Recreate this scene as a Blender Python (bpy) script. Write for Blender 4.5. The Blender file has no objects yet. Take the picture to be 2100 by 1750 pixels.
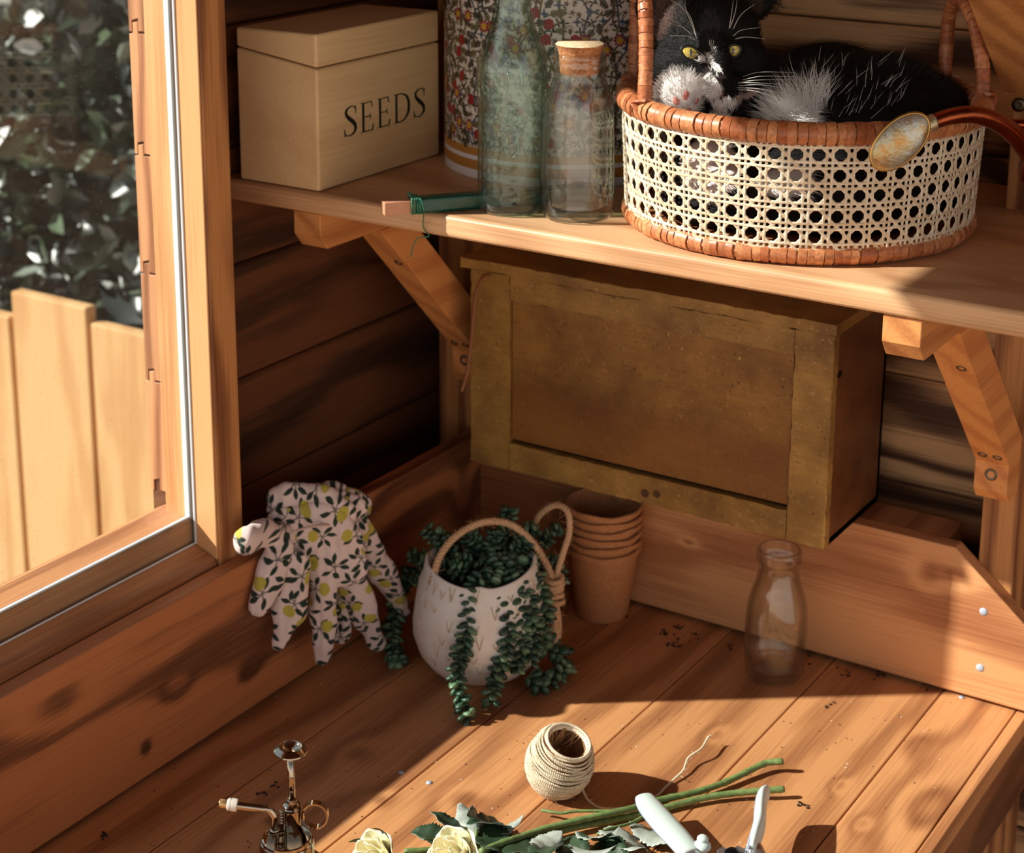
import bpy, bmesh, math, random
import numpy as np
from mathutils import Vector, Matrix, noise
R_ = random.Random(7)
SC = bpy.context.scene; COL = SC.collection
PI = math.pi
# ------------------------------------------------------------------ camera model (used to take measurements off the photograph)
YAW, PITCH, ROLL = [math.radians(a) for a in (-31.94722, 14.36413, -0.45668)]
FPX, CX, CY = 3681.7, 1082.94, 435.96
def cam_axes():
    ca, sa, cb, sb, cc, sc = math.cos(YAW), math.sin(YAW), math.cos(PITCH), math.sin(PITCH), math.cos(ROLL), math.sin(ROLL)
    f = Vector((sa*cb, ca*cb, -sb)); r0 = Vector((ca, -sa, 0)); d0 = f.cross(r0)
    return cc*r0+sc*d0, -sc*r0+cc*d0, f
RX, DN, FW = cam_axes()
CAM = Vector((0.9738, -1.4689, 0.8347))
def ray(px, py): return RX*((px-CX)/FPX)+DN*((py-CY)/FPX)+FW
def hit(px, py, x=None, y=None, z=None):
    d = ray(px, py); i, v = (0, x) if x is not None else (1, y) if y is not None else (2, z)
    return CAM+d*((v-CAM[i])/d[i])
def atd(px, py, depth): return CAM+ray(px, py)*depth
def proj(p):
    q = Vector(p)-CAM; t = q.dot(FW); return FPX*q.dot(RX)/t+CX, FPX*q.dot(DN)/t+CY
def pxm(p): return FPX/(Vector(p)-CAM).dot(FW)
HR = Vector((RX.x, RX.y, 0)).normalized(); HA = Vector((FW.x, FW.y, 0)).normalized(); UP = Vector((0, 0, 1))
VIEWROT = math.atan2(HR.y, HR.x)
# ------------------------------------------------------------------ materials
def lin(c):
    c = c/255.0; return c/12.92 if c <= .04045 else ((c+.055)/1.055)**2.4
def rgb(r, g, b): return (lin(r), lin(g), lin(b), 1)
class NT:
    def __init__(s, name):
        s.m = bpy.data.materials.new(name); s.m.use_nodes = True; s.t = s.m.node_tree; s.t.nodes.clear()
        s.out = s.t.nodes.new('ShaderNodeOutputMaterial')
    def n(s, typ, **k):
        nd = s.t.nodes.new('ShaderNode'+typ)
        for a, v in k.items():
            if a.startswith('_'): setattr(nd, a[1:], v)
            else: s.put(nd, a, v)
        return nd
    def put(s, nd, a, v):
        i = nd.inputs[int(a[1:])] if (a[0] == 'i' and a[1:].isdigit()) else nd.inputs[a.replace('_', ' ')]
        if isinstance(v, bpy.types.NodeSocket): s.t.links.new(v, i)
        elif isinstance(v, bpy.types.Node): s.t.links.new(v.outputs[0], i)
        else: i.default_value = v
    def math(s, op, a, b=0.0, c=0.0):
        nd = s.n('Math', _operation=op); s.put(nd, 'i0', a); s.put(nd, 'i1', b)
        if op in('MULTIPLY_ADD', 'COMPARE', 'SMOOTH_MIN'): s.put(nd, 'i2', c)
        return nd.outputs[0]
    def ramp(s, fac, stops, interp='LINEAR'):
        nd = s.n('ValToRGB'); s.put(nd, 'i0', fac); cr = nd.color_ramp; cr.interpolation = interp
        while len(cr.elements) < len(stops): cr.elements.new(.5)
        for e, (p, c) in zip(cr.elements, stops):
            e.position = p; e.color = c if hasattr(c, '__len__') else (c, c, c, 1)
        return nd.outputs[0]
    def mix(s, f, a, b, bt='MIX'):
        nd = s.n('Mix', _data_type='RGBA', _blend_type=bt)
        s.put(nd, 'i0', f); s.put(nd, 'i6', a); s.put(nd, 'i7', b); return nd.outputs[2]
    def noise(s, vec, scale, detail=3, rough=.5, dist=0):
        nd = s.n('TexNoise', Scale=scale, Detail=detail, Roughness=rough, Distortion=dist)
        if vec is not None: s.put(nd, 'Vector', vec)
        return nd.outputs[0]
    def bsdf(s, **k):
        nd = s.n('BsdfPrincipled', **k); s.t.links.new(nd.outputs[0], s.out.inputs[0]); s.b = nd; return nd
    def bump(s, h, strength=.3, dist=.001):
        nd = s.n('Bump', Strength=strength, Distance=dist, Height=h); s.put(s.b, 'Normal', nd.outputs[0])
def plain(name, c, rough=.5, metal=0, spec=.5, bump=None, var=0, **k):
    n = NT(name); col = rgb(*c)
    if var:
        o = n.n('TexCoord').outputs['Object']; f = n.noise(o, bump[0] if bump else 80, 4, .6)
        col = n.mix(n.ramp(f, [(.3, 0.0), (.7, 1.0)]), rgb(*[max(0, v*(1-var)) for v in c]), rgb(*[min(255, v*(1+var)) for v in c]))
    n.bsdf(**{'Base Color': col, 'Roughness': rough, 'Metallic': metal, 'Specular IOR Level': spec}, **k)
    if bump:
        o = n.n('TexCoord').outputs['Object']; n.bump(n.noise(o, bump[0], 4, .6), bump[1], bump[2] if len(bump) > 2 else .001)
    return n.m
def wood(name, light, dark, axis='Y', freq=75, knots=1.0, rough=.45, contrast=.7, seed=0.0, spec=.4, tone=.12, kscale=2.2, bmp=.25, kn_at=(), ksel='C'):
    """grain runs along axis; every separate board of a mesh gets its own shift and tone"""
    n = NT(name); o = n.n('TexCoord').outputs['Object']; isl = n.n('NewGeometry').outputs['Random Per Island']
    sep = n.n('SeparateXYZ'); n.put(sep, 'i0', o); X, Y, Z = sep.outputs
    A, B, C = {'X': (X, Y, Z), 'Y': (Y, X, Z), 'Z': (Z, X, Y)}[axis]
    sh = n.math('MULTIPLY_ADD', isl, 37.0, seed)
    v = n.math('ADD', B, n.math('MULTIPLY', C, .83)); w = n.math('SUBTRACT', C, n.math('MULTIPLY', B, .2))
    u = n.math('ADD', A, sh)
    def comb(a, b, c):
        cb = n.n('CombineXYZ'); n.put(cb, 'i0', a); n.put(cb, 'i1', b); n.put(cb, 'i2', c); return cb.outputs[0]
    vs = n.math('ADD', v, n.math('MULTIPLY', sh, 3.1))
    lo = comb(n.math('MULTIPLY', u, 2.2), n.math('MULTIPLY', vs, 9.0), n.math('MULTIPLY', w, 9.0))
    warp = n.noise(lo, 1.0, 3, .55)
    kc = comb(n.math('MULTIPLY', u, kscale), n.math('MULTIPLY', vs, kscale*1.9), n.math('MULTIPLY', w, kscale*.4))
    vo = n.n('TexVoronoi', Vector=kc, Scale=1.6, Randomness=1.0); kd = vo.outputs['Distance']
    kn = n.math('EXPONENT', n.math('MULTIPLY', n.math('MULTIPLY', kd, kd), -38.0))
    extra = None
    for (ku, kv, ru, rv) in kn_at:
        a_ = n.math('DIVIDE', n.math('SUBTRACT', A, ku), ru); b_ = n.math('DIVIDE', n.math('SUBTRACT', C if ksel == 'C' else B, kv), rv)
        q_ = n.math('ADD', n.math('MULTIPLY', a_, a_), n.math('MULTIPLY', b_, b_)); e_ = n.math('EXPONENT', n.math('MULTIPLY', q_, -.35)); c_ = n.math('EXPONENT', n.math('MULTIPLY', n.math('MULTIPLY', q_, q_), -1.6))
        extra = (e_, c_) if extra is None else (n.math('ADD', extra[0], e_), n.math('ADD', extra[1], c_))
    ph = n.math('ADD', n.math('MULTIPLY', vs, freq*6.283/6.0), n.math('MULTIPLY', warp, 15.0))
    ph = n.math('ADD', ph, n.math('MULTIPLY', kn, 13.0*knots))
    if extra: ph = n.math('ADD', ph, n.math('MULTIPLY', extra[0], 3.6))
    ring = n.math('MULTIPLY_ADD', n.math('SINE', ph), .5, .5)
    ring = n.math('POWER', ring, 1.6)
    fib = n.noise(comb(n.math('MULTIPLY', u, 9.0), n.math('MULTIPLY', vs, 380.0), n.math('MULTIPLY', w, 380.0)), 1.0, 2, .6)
    blot = n.noise(comb(n.math('MULTIPLY', u, 3.0), n.math('MULTIPLY', vs, 14.0), n.math('MULTIPLY', w, 14.0)), 1.0, 4, .6)
    f = n.math('MULTIPLY', ring, contrast)
    f = n.math('ADD', f, n.math('MULTIPLY', n.math('SUBTRACT', fib, .5), 1.0))
    f = n.math('ADD', f, n.math('MULTIPLY', n.math('SUBTRACT', blot, .5), .7))
    kd2 = n.ramp(kd, [(.0, 1.0), (.10, .85), (.16, 0.0)])
    f = n.math('ADD', f, n.math('MULTIPLY', kd2, .75*knots))
    if extra: f = n.math('ADD', n.math('ADD', f, n.math('MULTIPLY', extra[0], .10)), n.math('MULTIPLY', extra[1], .30))
    mid = tuple((a+b)/2 for a, b in zip(light, dark))
    col = n.ramp(f, [(.0, rgb(*light)), (.5, rgb(*mid)), (1.0, rgb(*dark))])
    tn = n.math('MULTIPLY_ADD', n.math('FRACT', n.math('MULTIPLY', isl, 7.7)), 2*tone, 1-tone)
    hs = n.n('HueSaturation', Saturation=.95, Value=tn, Color=col)
    n.bsdf(**{'Base Color': hs.outputs[0], 'Roughness': rough, 'Specular IOR Level': spec})
    n.bump(fib, bmp, .0005)
    return n.m
def attr_mat(name, rough=.8, spec=.2, sheen=0, bump=None):
    n = NT(name); a = n.n('Attribute', _attribute_name='tint')
    n.bsdf(**{'Base Color': a.outputs['Color'], 'Roughness': rough, 'Specular IOR Level': spec})
    if sheen: n.put(n.b, 'Sheen Weight', sheen)
    if bump: n.bump(n.noise(n.n('TexCoord').outputs['Object'], bump[0], 3, .6), bump[1], bump[2])
    return n.m
def schlick(n, gain=1.0):
    lw = n.n('LayerWeight', Blend=.5); return n.math('MULTIPLY', n.math('MULTIPLY_ADD', n.math('POWER', lw.outputs['Facing'], 5.0), .96, .04), gain)
def glass(name, tint, edge, refr=.3, dust_glare=.0, bump=None, gl=1.0, rough=.04):
    """bottle glass: sees straight through the middle, absorbs and refracts towards the silhouette, glossy outside, white glare painted in as a film of dust"""
    n = NT(name); lw = n.n('LayerWeight', Blend=.5); fc = n.math('POWER', lw.outputs['Facing'], 2.5)
    c = n.mix(fc, rgb(*tint), rgb(*edge)); g = n.n('BsdfGlass', Color=c, Roughness=0.0, IOR=1.40); t = n.n('BsdfTransparent', Color=c)
    m = n.n('MixShader'); n.put(m, 'i0', n.math('MULTIPLY', fc, refr)); n.put(m, 'i1', t.outputs[0]); n.put(m, 'i2', g.outputs[0])
    gs = n.n('BsdfGlossy', Roughness=rough); m2 = n.n('MixShader')
    n.put(m2, 'i0', schlick(n, gl)); n.put(m2, 'i1', m.outputs[0]); n.put(m2, 'i2', gs.outputs[0]); last = m2
    oc = n.n('TexCoord').outputs['Object']
    if dust_glare:
        d = n.n('BsdfDiffuse', Color=rgb(236, 236, 230)); m3 = n.n('MixShader')  # white diffuse film paints glare onto the slightly dusty glass
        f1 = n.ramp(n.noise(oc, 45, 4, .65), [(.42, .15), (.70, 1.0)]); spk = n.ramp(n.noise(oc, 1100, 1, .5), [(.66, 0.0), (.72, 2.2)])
        n.put(m3, 'i0', n.math('MULTIPLY', n.math('ADD', f1, spk), dust_glare)); n.put(m3, 'i1', last.outputs[0]); n.put(m3, 'i2', d.outputs[0]); last = m3
    n.t.links.new(last.outputs[0], n.out.inputs[0])
    if bump:
        b = n.n('Bump', Strength=bump[1], Distance=bump[2], Height=n.noise(oc, bump[0], 2, .5))
        for q in (g, gs): n.put(q, 'Normal', b.outputs[0])
    return n.m
# ------------------------------------------------------------------ mesh building
ORG = {}
def wloc(o): return ORG.get(o.name, Vector((0, 0, 0)))
def tag(o, label=None, cat=None, group=None, kind=None):
    for k, v in (('label', label), ('category', cat), ('group', group), ('kind', kind)):
        if v: o[k] = v
    return o
def thing(name, label, cat, loc=(0, 0, 0), group=None):
    o = bpy.data.objects.new(name, None); COL.objects.link(o); o.location = loc; o.empty_display_size = .02
    ORG[o.name] = Vector(loc); return tag(o, label, cat, group)
class MB:
    def __init__(s): s.v = []; s.f = []; s.mi = []; s.c = []
    def add(s, vs, fs, mi=0, col=None):
        b = len(s.v); s.v += [tuple(v) for v in vs]; s.f += [tuple(i+b for i in f) for f in fs]; s.mi += [mi]*len(fs)
        if col is not None: s.c += [col]*len(vs)
    def box(s, lo, hi, mi=0, rot=None, about=None):
        x0, y0, z0 = lo; x1, y1, z1 = hi
        vs = [Vector(p) for p in ((x0,y0,z0),(x1,y0,z0),(x1,y1,z0),(x0,y1,z0),(x0,y0,z1),(x1,y0,z1),(x1,y1,z1),(x0,y1,z1))]
        if rot is not None:
            c = Vector(about) if about else (Vector(lo)+Vector(hi))/2; vs = [c+rot@(v-c) for v in vs]
        s.add(vs, [(0,3,2,1),(4,5,6,7),(0,1,5,4),(1,2,6,5),(2,3,7,6),(3,0,4,7)], mi); return s
    def prism(s, poly, ax, a, b, mi=0):
        """poly: 2D points; ax 'X': (y,z), 'Y': (x,z), 'Z': (x,y); extruded from a to b along ax"""
        f = {'X': lambda p, t: (t, p[0], p[1]), 'Y': lambda p, t: (p[0], t, p[1]), 'Z': lambda p, t: (p[0], p[1], t)}[ax]
        n = len(poly); vs = [f(p, a) for p in poly]+[f(p, b) for p in poly]
        s.add(vs, [tuple(range(n)), tuple(range(2*n-1, n-1, -1))]+[(i, i+n, (i+1) % n+n, (i+1) % n) for i in range(n)], mi); return s
    def tube(s, path, r, n=8, mi=0, closed=False, caps=True, flat=1.0, up=None, col=None):
        P = [Vector(p) for p in path]; m = len(P); rr = r if hasattr(r, '__len__') else [r]*m
        vs = []; prev = None
        for i, p in enumerate(P):
            t = (P[(i+1) % m]-P[i-1]) if closed else (P[min(i+1, m-1)]-P[max(i-1, 0)])
            t = t.normalized() if t.length > 1e-9 else Vector((0, 0, 1))
            if prev is None:
                a = Vector(up) if up is not None else (Vector((0, 0, 1)) if abs(t.z) < .9 else Vector((1, 0, 0)))
            else: a = prev if up is None else Vector(up)
            a = (a-t*a.dot(t)); a = a.normalized() if a.length > 1e-6 else t.orthogonal().normalized()
            prev = a; b = t.cross(a)
            for k in range(n):
                th = 2*PI*k/n; vs.append(p+(a*math.cos(th)*flat+b*math.sin(th))*rr[i])
        fs = []
        for i in range(m if closed else m-1):
            j = (i+1) % m
            for k in range(n): fs.append((i*n+k, i*n+(k+1) % n, j*n+(k+1) % n, j*n+k))
        if caps and not closed: fs += [tuple(range(n-1, -1, -1)), tuple((m-1)*n+k for k in range(n))]
        s.add(vs, fs, mi, col); return s
    def lathe(s, prof, c=(0, 0, 0), n=32, mi=0, M=None, ell=1.0, wob=None):
        c = Vector(c); vs = []; m = len(prof)
        for (r, z) in prof:
            for k in range(n):
                th = 2*PI*k/n; q = Vector((r*math.cos(th), r*ell*math.sin(th), z))
                if wob: q = wob(q, th)
                vs.append(c+(M@q if M is not None else q))
        fs = []
        for i in range(m-1):
            for k in range(n): fs.append((i*n+k, i*n+(k+1) % n, (i+1)*n+(k+1) % n, (i+1)*n+k))
        if prof[0][0] > 1e-6: fs.append(tuple(range(n-1, -1, -1)))
        if prof[-1][0] > 1e-6: fs.append(tuple((m-1)*n+k for k in range(n)))
        s.add(vs, fs, mi); return s
    def ell(s, c, rad, M=None, nu=10, nv=7, mi=0, col=None):
        c = Vector(c); vs = []
        for i in range(nv+1):
            ph = PI*i/nv
            for k in range(nu):
                th = 2*PI*k/nu; q = Vector((rad[0]*math.sin(ph)*math.cos(th), rad[1]*math.sin(ph)*math.sin(th), rad[2]*math.cos(ph)))
                vs.append(c+(M@q if M is not None else q))
        fs = [(i*nu+k, (i+1)*nu+k, (i+1)*nu+(k+1) % nu, i*nu+(k+1) % nu) for i in range(nv) for k in range(nu)]
        s.add(vs, fs, mi, col); return s
    def build(s, name, mats, parent=None, smooth=False, bevel=0, seg=2, weld=False, subsurf=0, angle=None):
        org = wloc(parent) if parent is not None else Vector((0, 0, 0))
        me = bpy.data.meshes.new(name)
        me.from_pydata([tuple(Vector(v)-org) for v in s.v], [], s.f)
        for m in (mats if isinstance(mats, (list, tuple)) else [mats]): me.materials.append(m)
        if max(s.mi, default=0): me.polygons.foreach_set('material_index', s.mi)
        if s.c:
            a = me.attributes.new('tint', 'FLOAT_COLOR', 'POINT'); a.data.foreach_set('color', np.array(s.c, dtype=np.float32).ravel())
        if smooth: me.polygons.foreach_set('use_smooth', [True]*len(me.polygons))
        if weld:
            bm = bmesh.new(); bm.from_mesh(me); bmesh.ops.remove_doubles(bm, verts=bm.verts, dist=1e-5); bm.to_mesh(me); bm.free()
        if smooth and angle: me.set_sharp_from_angle(angle=math.radians(angle))
        me.update(); o = bpy.data.objects.new(name, me); COL.objects.link(o); ORG[o.name] = org
        if parent is not None: o.parent = parent
        if bevel:
            b = o.modifiers.new('bevel', 'BEVEL'); b.width = bevel; b.segments = seg; b.limit_method = 'ANGLE'; b.angle_limit = math.radians(40); b.harden_normals = False
        if subsurf:
            b = o.modifiers.new('sub', 'SUBSURF'); b.levels = b.render_levels = subsurf
        return o
def struct(o): o['kind'] = 'structure'; return o
def spline(pts, n=8):
    P = [Vector(p) for p in pts]; P = [P[0]*2-P[1]]+P+[P[-1]*2-P[-2]]; out = []
    for i in range(1, len(P)-2):
        for k in range(n):
            t = k/n; a, b, c, d = P[i-1:i+3]
            out.append(.5*((2*b)+(c-a)*t+(2*a-5*b+4*c-d)*t*t+(-a+3*b-3*c+d)*t**3))
    out.append(P[-2]); return out
def frame(t, up=(0, 0, 1)):
    t = Vector(t).normalized(); a = Vector(up)-t*Vector(up).dot(t)
    a = a.normalized() if a.length > 1e-4 else t.orthogonal().normalized()
    return Matrix((a.cross(t), a, t)).transposed()    # local z -> t, local y -> up
def resample(P, step):
    out = [P[0].copy()]; acc = 0
    for a, b in zip(P, P[1:]):
        L = (b-a).length
        while acc+L >= step:
            a = a+(b-a)*((step-acc)/L); L = (b-a).length; out.append(a.copy()); acc = 0
            if L < 1e-9: break
        acc += L
    out.append(P[-1]); return out
def blob(items, voxel, smooth=6):
    """one continuous surface grown over ellipsoids / capsules: ('e',centre,radii,matrix) or ('c',a,b,ra,rb,flat_matrix,flat)"""
    mb = MB()
    for it in items:
        if it[0] == 'e': mb.ell(it[1], it[2], it[3] if len(it) > 3 else None, 20, 14)
        else:
            _, a, b, ra, rb = it[:5]; a = Vector(a); b = Vector(b); n = max(3, int((b-a).length/(min(ra, rb)*.35))+1)
            M = it[5] if len(it) > 5 else None; fl = it[6] if len(it) > 6 else 1
            for k in range(n+1):
                t = k/n; r = ra+(rb-ra)*t; mb.ell(a+(b-a)*t, (r*fl, r, r), M, 14, 9)
    o = mb.build('tmp_form', [], None)
    m = o.modifiers.new('r', 'REMESH'); m.mode = 'VOXEL'; m.voxel_size = voxel
    m = o.modifiers.new('s', 'SMOOTH'); m.iterations = smooth; m.factor = .5
    dg = bpy.context.evaluated_depsgraph_get(); me = bpy.data.meshes.new_from_object(o.evaluated_get(dg))
    old = o.data; bpy.data.objects.remove(o); bpy.data.meshes.remove(old); return me
def mesh_part(name, me, mats, parent, smooth=True, tint=None):
    org = wloc(parent) if parent is not None else Vector((0, 0, 0)); n = len(me.vertices)
    co = np.empty(n*3, np.float32); me.vertices.foreach_get('co', co); co = co.reshape(-1, 3)
    if tint is not None:
        a = me.attributes.new('tint', 'FLOAT_COLOR', 'POINT'); a.data.foreach_set('color', np.asarray(tint(co), np.float32).ravel())
    co = co-np.array(org, np.float32); me.vertices.foreach_set('co', co.ravel())
    me.materials.clear()
    for m in (mats if isinstance(mats, (list, tuple)) else [mats]): me.materials.append(m)
    me.polygons.foreach_set('use_smooth', [smooth]*len(me.polygons)); me.name = name; me.update()
    o = bpy.data.objects.new(name, me); COL.objects.link(o); ORG[o.name] = org
    if parent is not None: o.parent = parent
    return o
def npproj(co):
    q = co-np.array(CAM); t = q@np.array(FW); return FPX*(q@np.array(RX))/t+CX, FPX*(q@np.array(DN))/t+CY
ZS = .459; YF = -.271; XW = -.105; YW = .105  # shelf and the things on it scaled about the camera, figures baked in
# ------------------------------------------------------------------ materials used by the setting
def KH(pts, ax, off=(0, 0, 0), **k):
    out = []
    for px, py, ru, rv in pts:
        p = hit(px, py, **k)-Vector(off); out.append(((p.x, p.z), (p.y, p.z), (p.y, p.x), (p.x, p.y))[ax]+(ru, rv))
    return out
W_BENCH = wood('bench_wood', (208, 144, 86), (136, 80, 42), 'Y', freq=95, knots=.35, rough=.42, contrast=.6, seed=3.1, kscale=2.3, tone=.07, ksel='B', kn_at=KH([(1468, 1508, .010, .006), (1890, 1528, .016, .011), (1722, 1612, .008, .005), (1768, 1690, .008, .005), (780, 1640, .008, .006), (950, 1640, .014, .012), (730, 1545, .014, .010), (560, 1680, .010, .006)], 2, (.3, -.6, -.75), z=0))
W_SKIRT = wood('skirting_wood', (192, 116, 62), (90, 48, 26), 'Y', freq=75, knots=.6, rough=.45, contrast=.8, seed=9.4, kscale=1.9, kn_at=KH([(118, 1448, .026, .013), (362, 1412, .011, .007), (512, 1378, .010, .006), (300, 1535, .006, .006), (950, 1000, .012, .02)], 1, x=0))
W_SKIRX = wood('skirting_wood_back', (222, 156, 98), (150, 84, 44), 'X', freq=75, knots=.4, rough=.45, contrast=.65, seed=4.6, kscale=1.7, kn_at=KH([(1903, 1176, .011, .013), (1412, 1113, .006, .003), (1960, 1180, .012, .008)], 0, y=0))
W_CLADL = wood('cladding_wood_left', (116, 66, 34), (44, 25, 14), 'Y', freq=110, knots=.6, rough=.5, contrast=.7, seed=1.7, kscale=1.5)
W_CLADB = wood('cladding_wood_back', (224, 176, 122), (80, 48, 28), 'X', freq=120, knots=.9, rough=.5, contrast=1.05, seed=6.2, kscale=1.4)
W_SHELF = wood('shelf_wood', (214, 166, 120), (158, 104, 64), 'X', freq=60, knots=.25, rough=.42, contrast=.5, seed=12.3, kscale=2.6, ksel='B', kn_at=KH([(1330, 519, .0045, .003), (1628, 577, .003, .002), (2012, 580, .005, .003), (1877, 588, .004, .002), (2095, 572, .004, .003)], 3, (.4, -.07, ZS), z=ZS))
W_POST = wood('post_wood', (206, 140, 76), (120, 66, 30), 'Z', freq=210, knots=.4, rough=.5, contrast=.8, seed=2.2, kscale=2)
W_FRAME = wood('frame_wood', (226, 168, 108), (180, 112, 60), 'Z', freq=120, knots=.2, rough=.4, contrast=.45, seed=5.2, kscale=2)
W_RAIL = wood('rail_wood', (200, 136, 84), (120, 66, 34), 'Y', freq=140, knots=.2, rough=.4, contrast=.5, seed=8.2, kscale=2)
W_BRACK = wood('bracket_wood', (222, 148, 76), (168, 96, 40), 'Y', freq=170, knots=.3, rough=.45, contrast=.6, seed=7.7, kscale=3)
W_FENCE = wood('fence_wood', (222, 174, 116), (190, 132, 74), 'Z', freq=40, knots=1.0, rough=.7, contrast=.5, seed=2.9, kscale=1.6, spec=.2)
W_FLOOR = wood('floor_wood', (96, 56, 32), (52, 28, 16), 'Y', freq=60, knots=.5, rough=.6, seed=.4)
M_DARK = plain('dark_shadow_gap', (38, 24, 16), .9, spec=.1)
M_SCREW = plain('screw_steel', (120, 108, 92), .35, 1, bump=(900, .5, .0005))
M_ZINC = plain('zinc_nail', (178, 190, 206), .4, 0)
M_GREY = plain('glazing_seal', (208, 214, 222), .35)
# ------------------------------------------------------------------ walls
def boards_yz(x0, x1, y0, y1, zs, gap=.0016):
    mb = MB()
    for a, b in zip(zs, zs[1:]): mb.box((x0, y0, a+gap/2), (x1, y1, b-gap/2))
    return mb
zl = [-.75, -.62, -.51, -.40, -.29, -.18, -.07, .038, .148, .2585, .3715, .483, .595, .705, .815, .925, 1.035, 1.145, 1.255, 1.365, 1.475, 1.6]
zw = [z for z in zl if z < .2]
# left wall: boards right of the window, below it and above it
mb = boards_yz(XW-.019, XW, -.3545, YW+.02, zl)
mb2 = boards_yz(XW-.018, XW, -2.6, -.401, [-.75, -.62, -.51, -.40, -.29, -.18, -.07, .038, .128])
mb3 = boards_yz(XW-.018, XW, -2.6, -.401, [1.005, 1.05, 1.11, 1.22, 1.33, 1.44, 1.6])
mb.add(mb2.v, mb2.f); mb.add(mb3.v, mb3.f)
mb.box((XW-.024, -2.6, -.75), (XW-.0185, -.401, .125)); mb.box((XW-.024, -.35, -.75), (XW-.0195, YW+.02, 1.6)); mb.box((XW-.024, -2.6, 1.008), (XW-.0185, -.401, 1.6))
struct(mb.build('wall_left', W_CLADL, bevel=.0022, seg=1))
mb = MB()
for a, b in zip(zl, zl[1:]): mb.box((XW-.02, YW, a+.0008), (2.6, YW+.018, b-.0008))
mb.box((XW-.02, YW+.0185, -.75), (2.6, YW+.024, 1.6))
struct(mb.build('wall_back', W_CLADB, bevel=.0022, seg=1))
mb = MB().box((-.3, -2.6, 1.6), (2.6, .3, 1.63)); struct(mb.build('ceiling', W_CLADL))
mb = MB()
for i in range(29): mb.box((XW+.0+i*.1, -3.2, -.77), (XW+.0985+i*.1, YW, -.75))
struct(mb.build('floor', W_FLOOR))
# posts: stud beside the window, corner stud, right-hand stud, header and sill plates, added sun-leak filler
def post(n, lo, hi, m=W_POST): return struct(MB().box(lo, hi).build(n, m, bevel=.0015))
post('trim_1', (-.0430, -.3845, -.75), (-.017, -.3527, 1.6))
post('trim_2', (-.063, .017, -.75), (.012, YW-.0005, 1.6))
post('trim_3', (.5300, .017, -.75), (.5625, YW-.0005, 1.6))
post('trim_4', (-.09, -2.6, .982), (-.017, -.387, 1.02), W_RAIL)
post('sun_leak_block', (-.1045, -.3540, -.75), (-.0775, -.3350, 1.6))  # unseen filler, added to stop sun leaking past the stud
post('trim_8', (-.1045, -2.6, 1.01), (-.0905, -.386, 1.6))
# ------------------------------------------------------------------ skirting boards of the potting bench
mb = MB().box((-.017, -1.6, .003), (0, .017, .145))
o = struct(mb.build('baseboard_left', W_SKIRT, bevel=.0015))
pb = [(0, .004), (.68, .004), (.68, .004), (.618, .052), (.5145, .145), (0, .145)]
mb = MB().prism([(0.0004, .004), (.66, .004), (.66, .02), (.5135, .145), (.0004, .145)], 'Y', 0, .0172)
sk = struct(mb.build('baseboard_back', W_SKIRX, bevel=.0012))
for (px, py) in ((2017, 1255), (2010, 1370)):
    p = hit(px, py, y=0); MB().lathe([(.0001, -.001), (.0036, -.001), (.0038, 0), (.0026, .0007), (.0001, .0009)], (p.x, -.0002, p.z), 14, M=Matrix.Rotation(PI/2, 3, 'X')).build('nail', M_ZINC, sk, smooth=True)
post('trim_5', (-.0995, -1.6, .065), (-.0175, -.386, .107), W_RAIL)
post('trim_6', (.0125, .0176, .08), (.5, .06, .1445), W_RAIL)
# ------------------------------------------------------------------ window
win = thing('window_1', None, None, (-.04, -.9, .5)); win['kind'] = 'structure'
yr = -.3865; YL = -2.2
MB().box((-.0428, yr, .150), (-.0185, -.3847, .972)).build('stile', W_FRAME, win, bevel=.0006)
MB().box((-.0766, yr, .12), (-.0466, -.3350, .9815)).build('outer_stile', W_FRAME, win, bevel=.0008)
MB().prism([(-.0428, .128), (-.0185, .128), (-.0185, .1465), (-.0235, .1525), (-.0428, .1590)], 'Y', YL, yr-.0002).build('bottom_rail', W_RAIL, win, bevel=.001)
MB().prism([(-.115, .108), (-.0466, .108), (-.0466, .1815), (-.0500, .1830), (-.0850, .1810), (-.115, .165)], 'Y', YL, -.3551).build('outer_sill', W_RAIL, win, bevel=.001)
MB().box((-.0766, YL, .972), (-.0165, yr, .9815)).build('top_rail', W_FRAME, win, bevel=.001)
mb = MB()   # glazing seals along the stile and rail, both sides of the pane
mb.box((-.0522, yr-.0022, .183), (-.0466, yr+.0003, .972)); mb.box((-.0436, yr-.0012, .1592), (-.0412, yr+.0003, .972))
mb.box((-.0500, YL, .1828), (-.0464, yr, .1846)); mb.box((-.0436, YL, .1588), (-.0420, yr, .1606))
mb.build('glazing_seal', M_GREY, win, bevel=.0005)
mb = MB(); zc = [.181, .287, .3875, .4945, .6014, .709, .82, .985]
for a_, b_ in zip(zc, zc[1:]):
    r = random.Random(int(a_*1e4)); yq = -.3562-r.random()*.0008
    mb.prism([(-.1235, a_), (-.1195, a_), (-.1195, a_+.010), (-.1125, a_+.012), (-.1125, a_+.001), (-.1050, a_+.001), (-.1050, b_-.001), (-.1125, b_-.001), (-.1125, b_+.0095), (-.1190, b_+.0080), (-.1190, b_-.001), (-.1235, b_-.002)], 'Y', yq, -.3546)
mb.build('cladding_end', wood('cladding_end_wood', (206, 146, 98), (140, 86, 52), 'Z', freq=320, knots=0, contrast=.9, seed=1.1), win, bevel=.0004, seg=1)
n = NT('window_glass'); t = n.n('BsdfTransparent', Color=(.94, .96, .95, 1)); g = n.n('BsdfGlossy', Roughness=.02); d = n.n('BsdfDiffuse', Color=rgb(225, 225, 220))
m = n.n('MixShader'); n.put(m, 'i0', schlick(n, .6)); n.put(m, 'i1', t.outputs[0]); n.put(m, 'i2', g.outputs[0])
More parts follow.
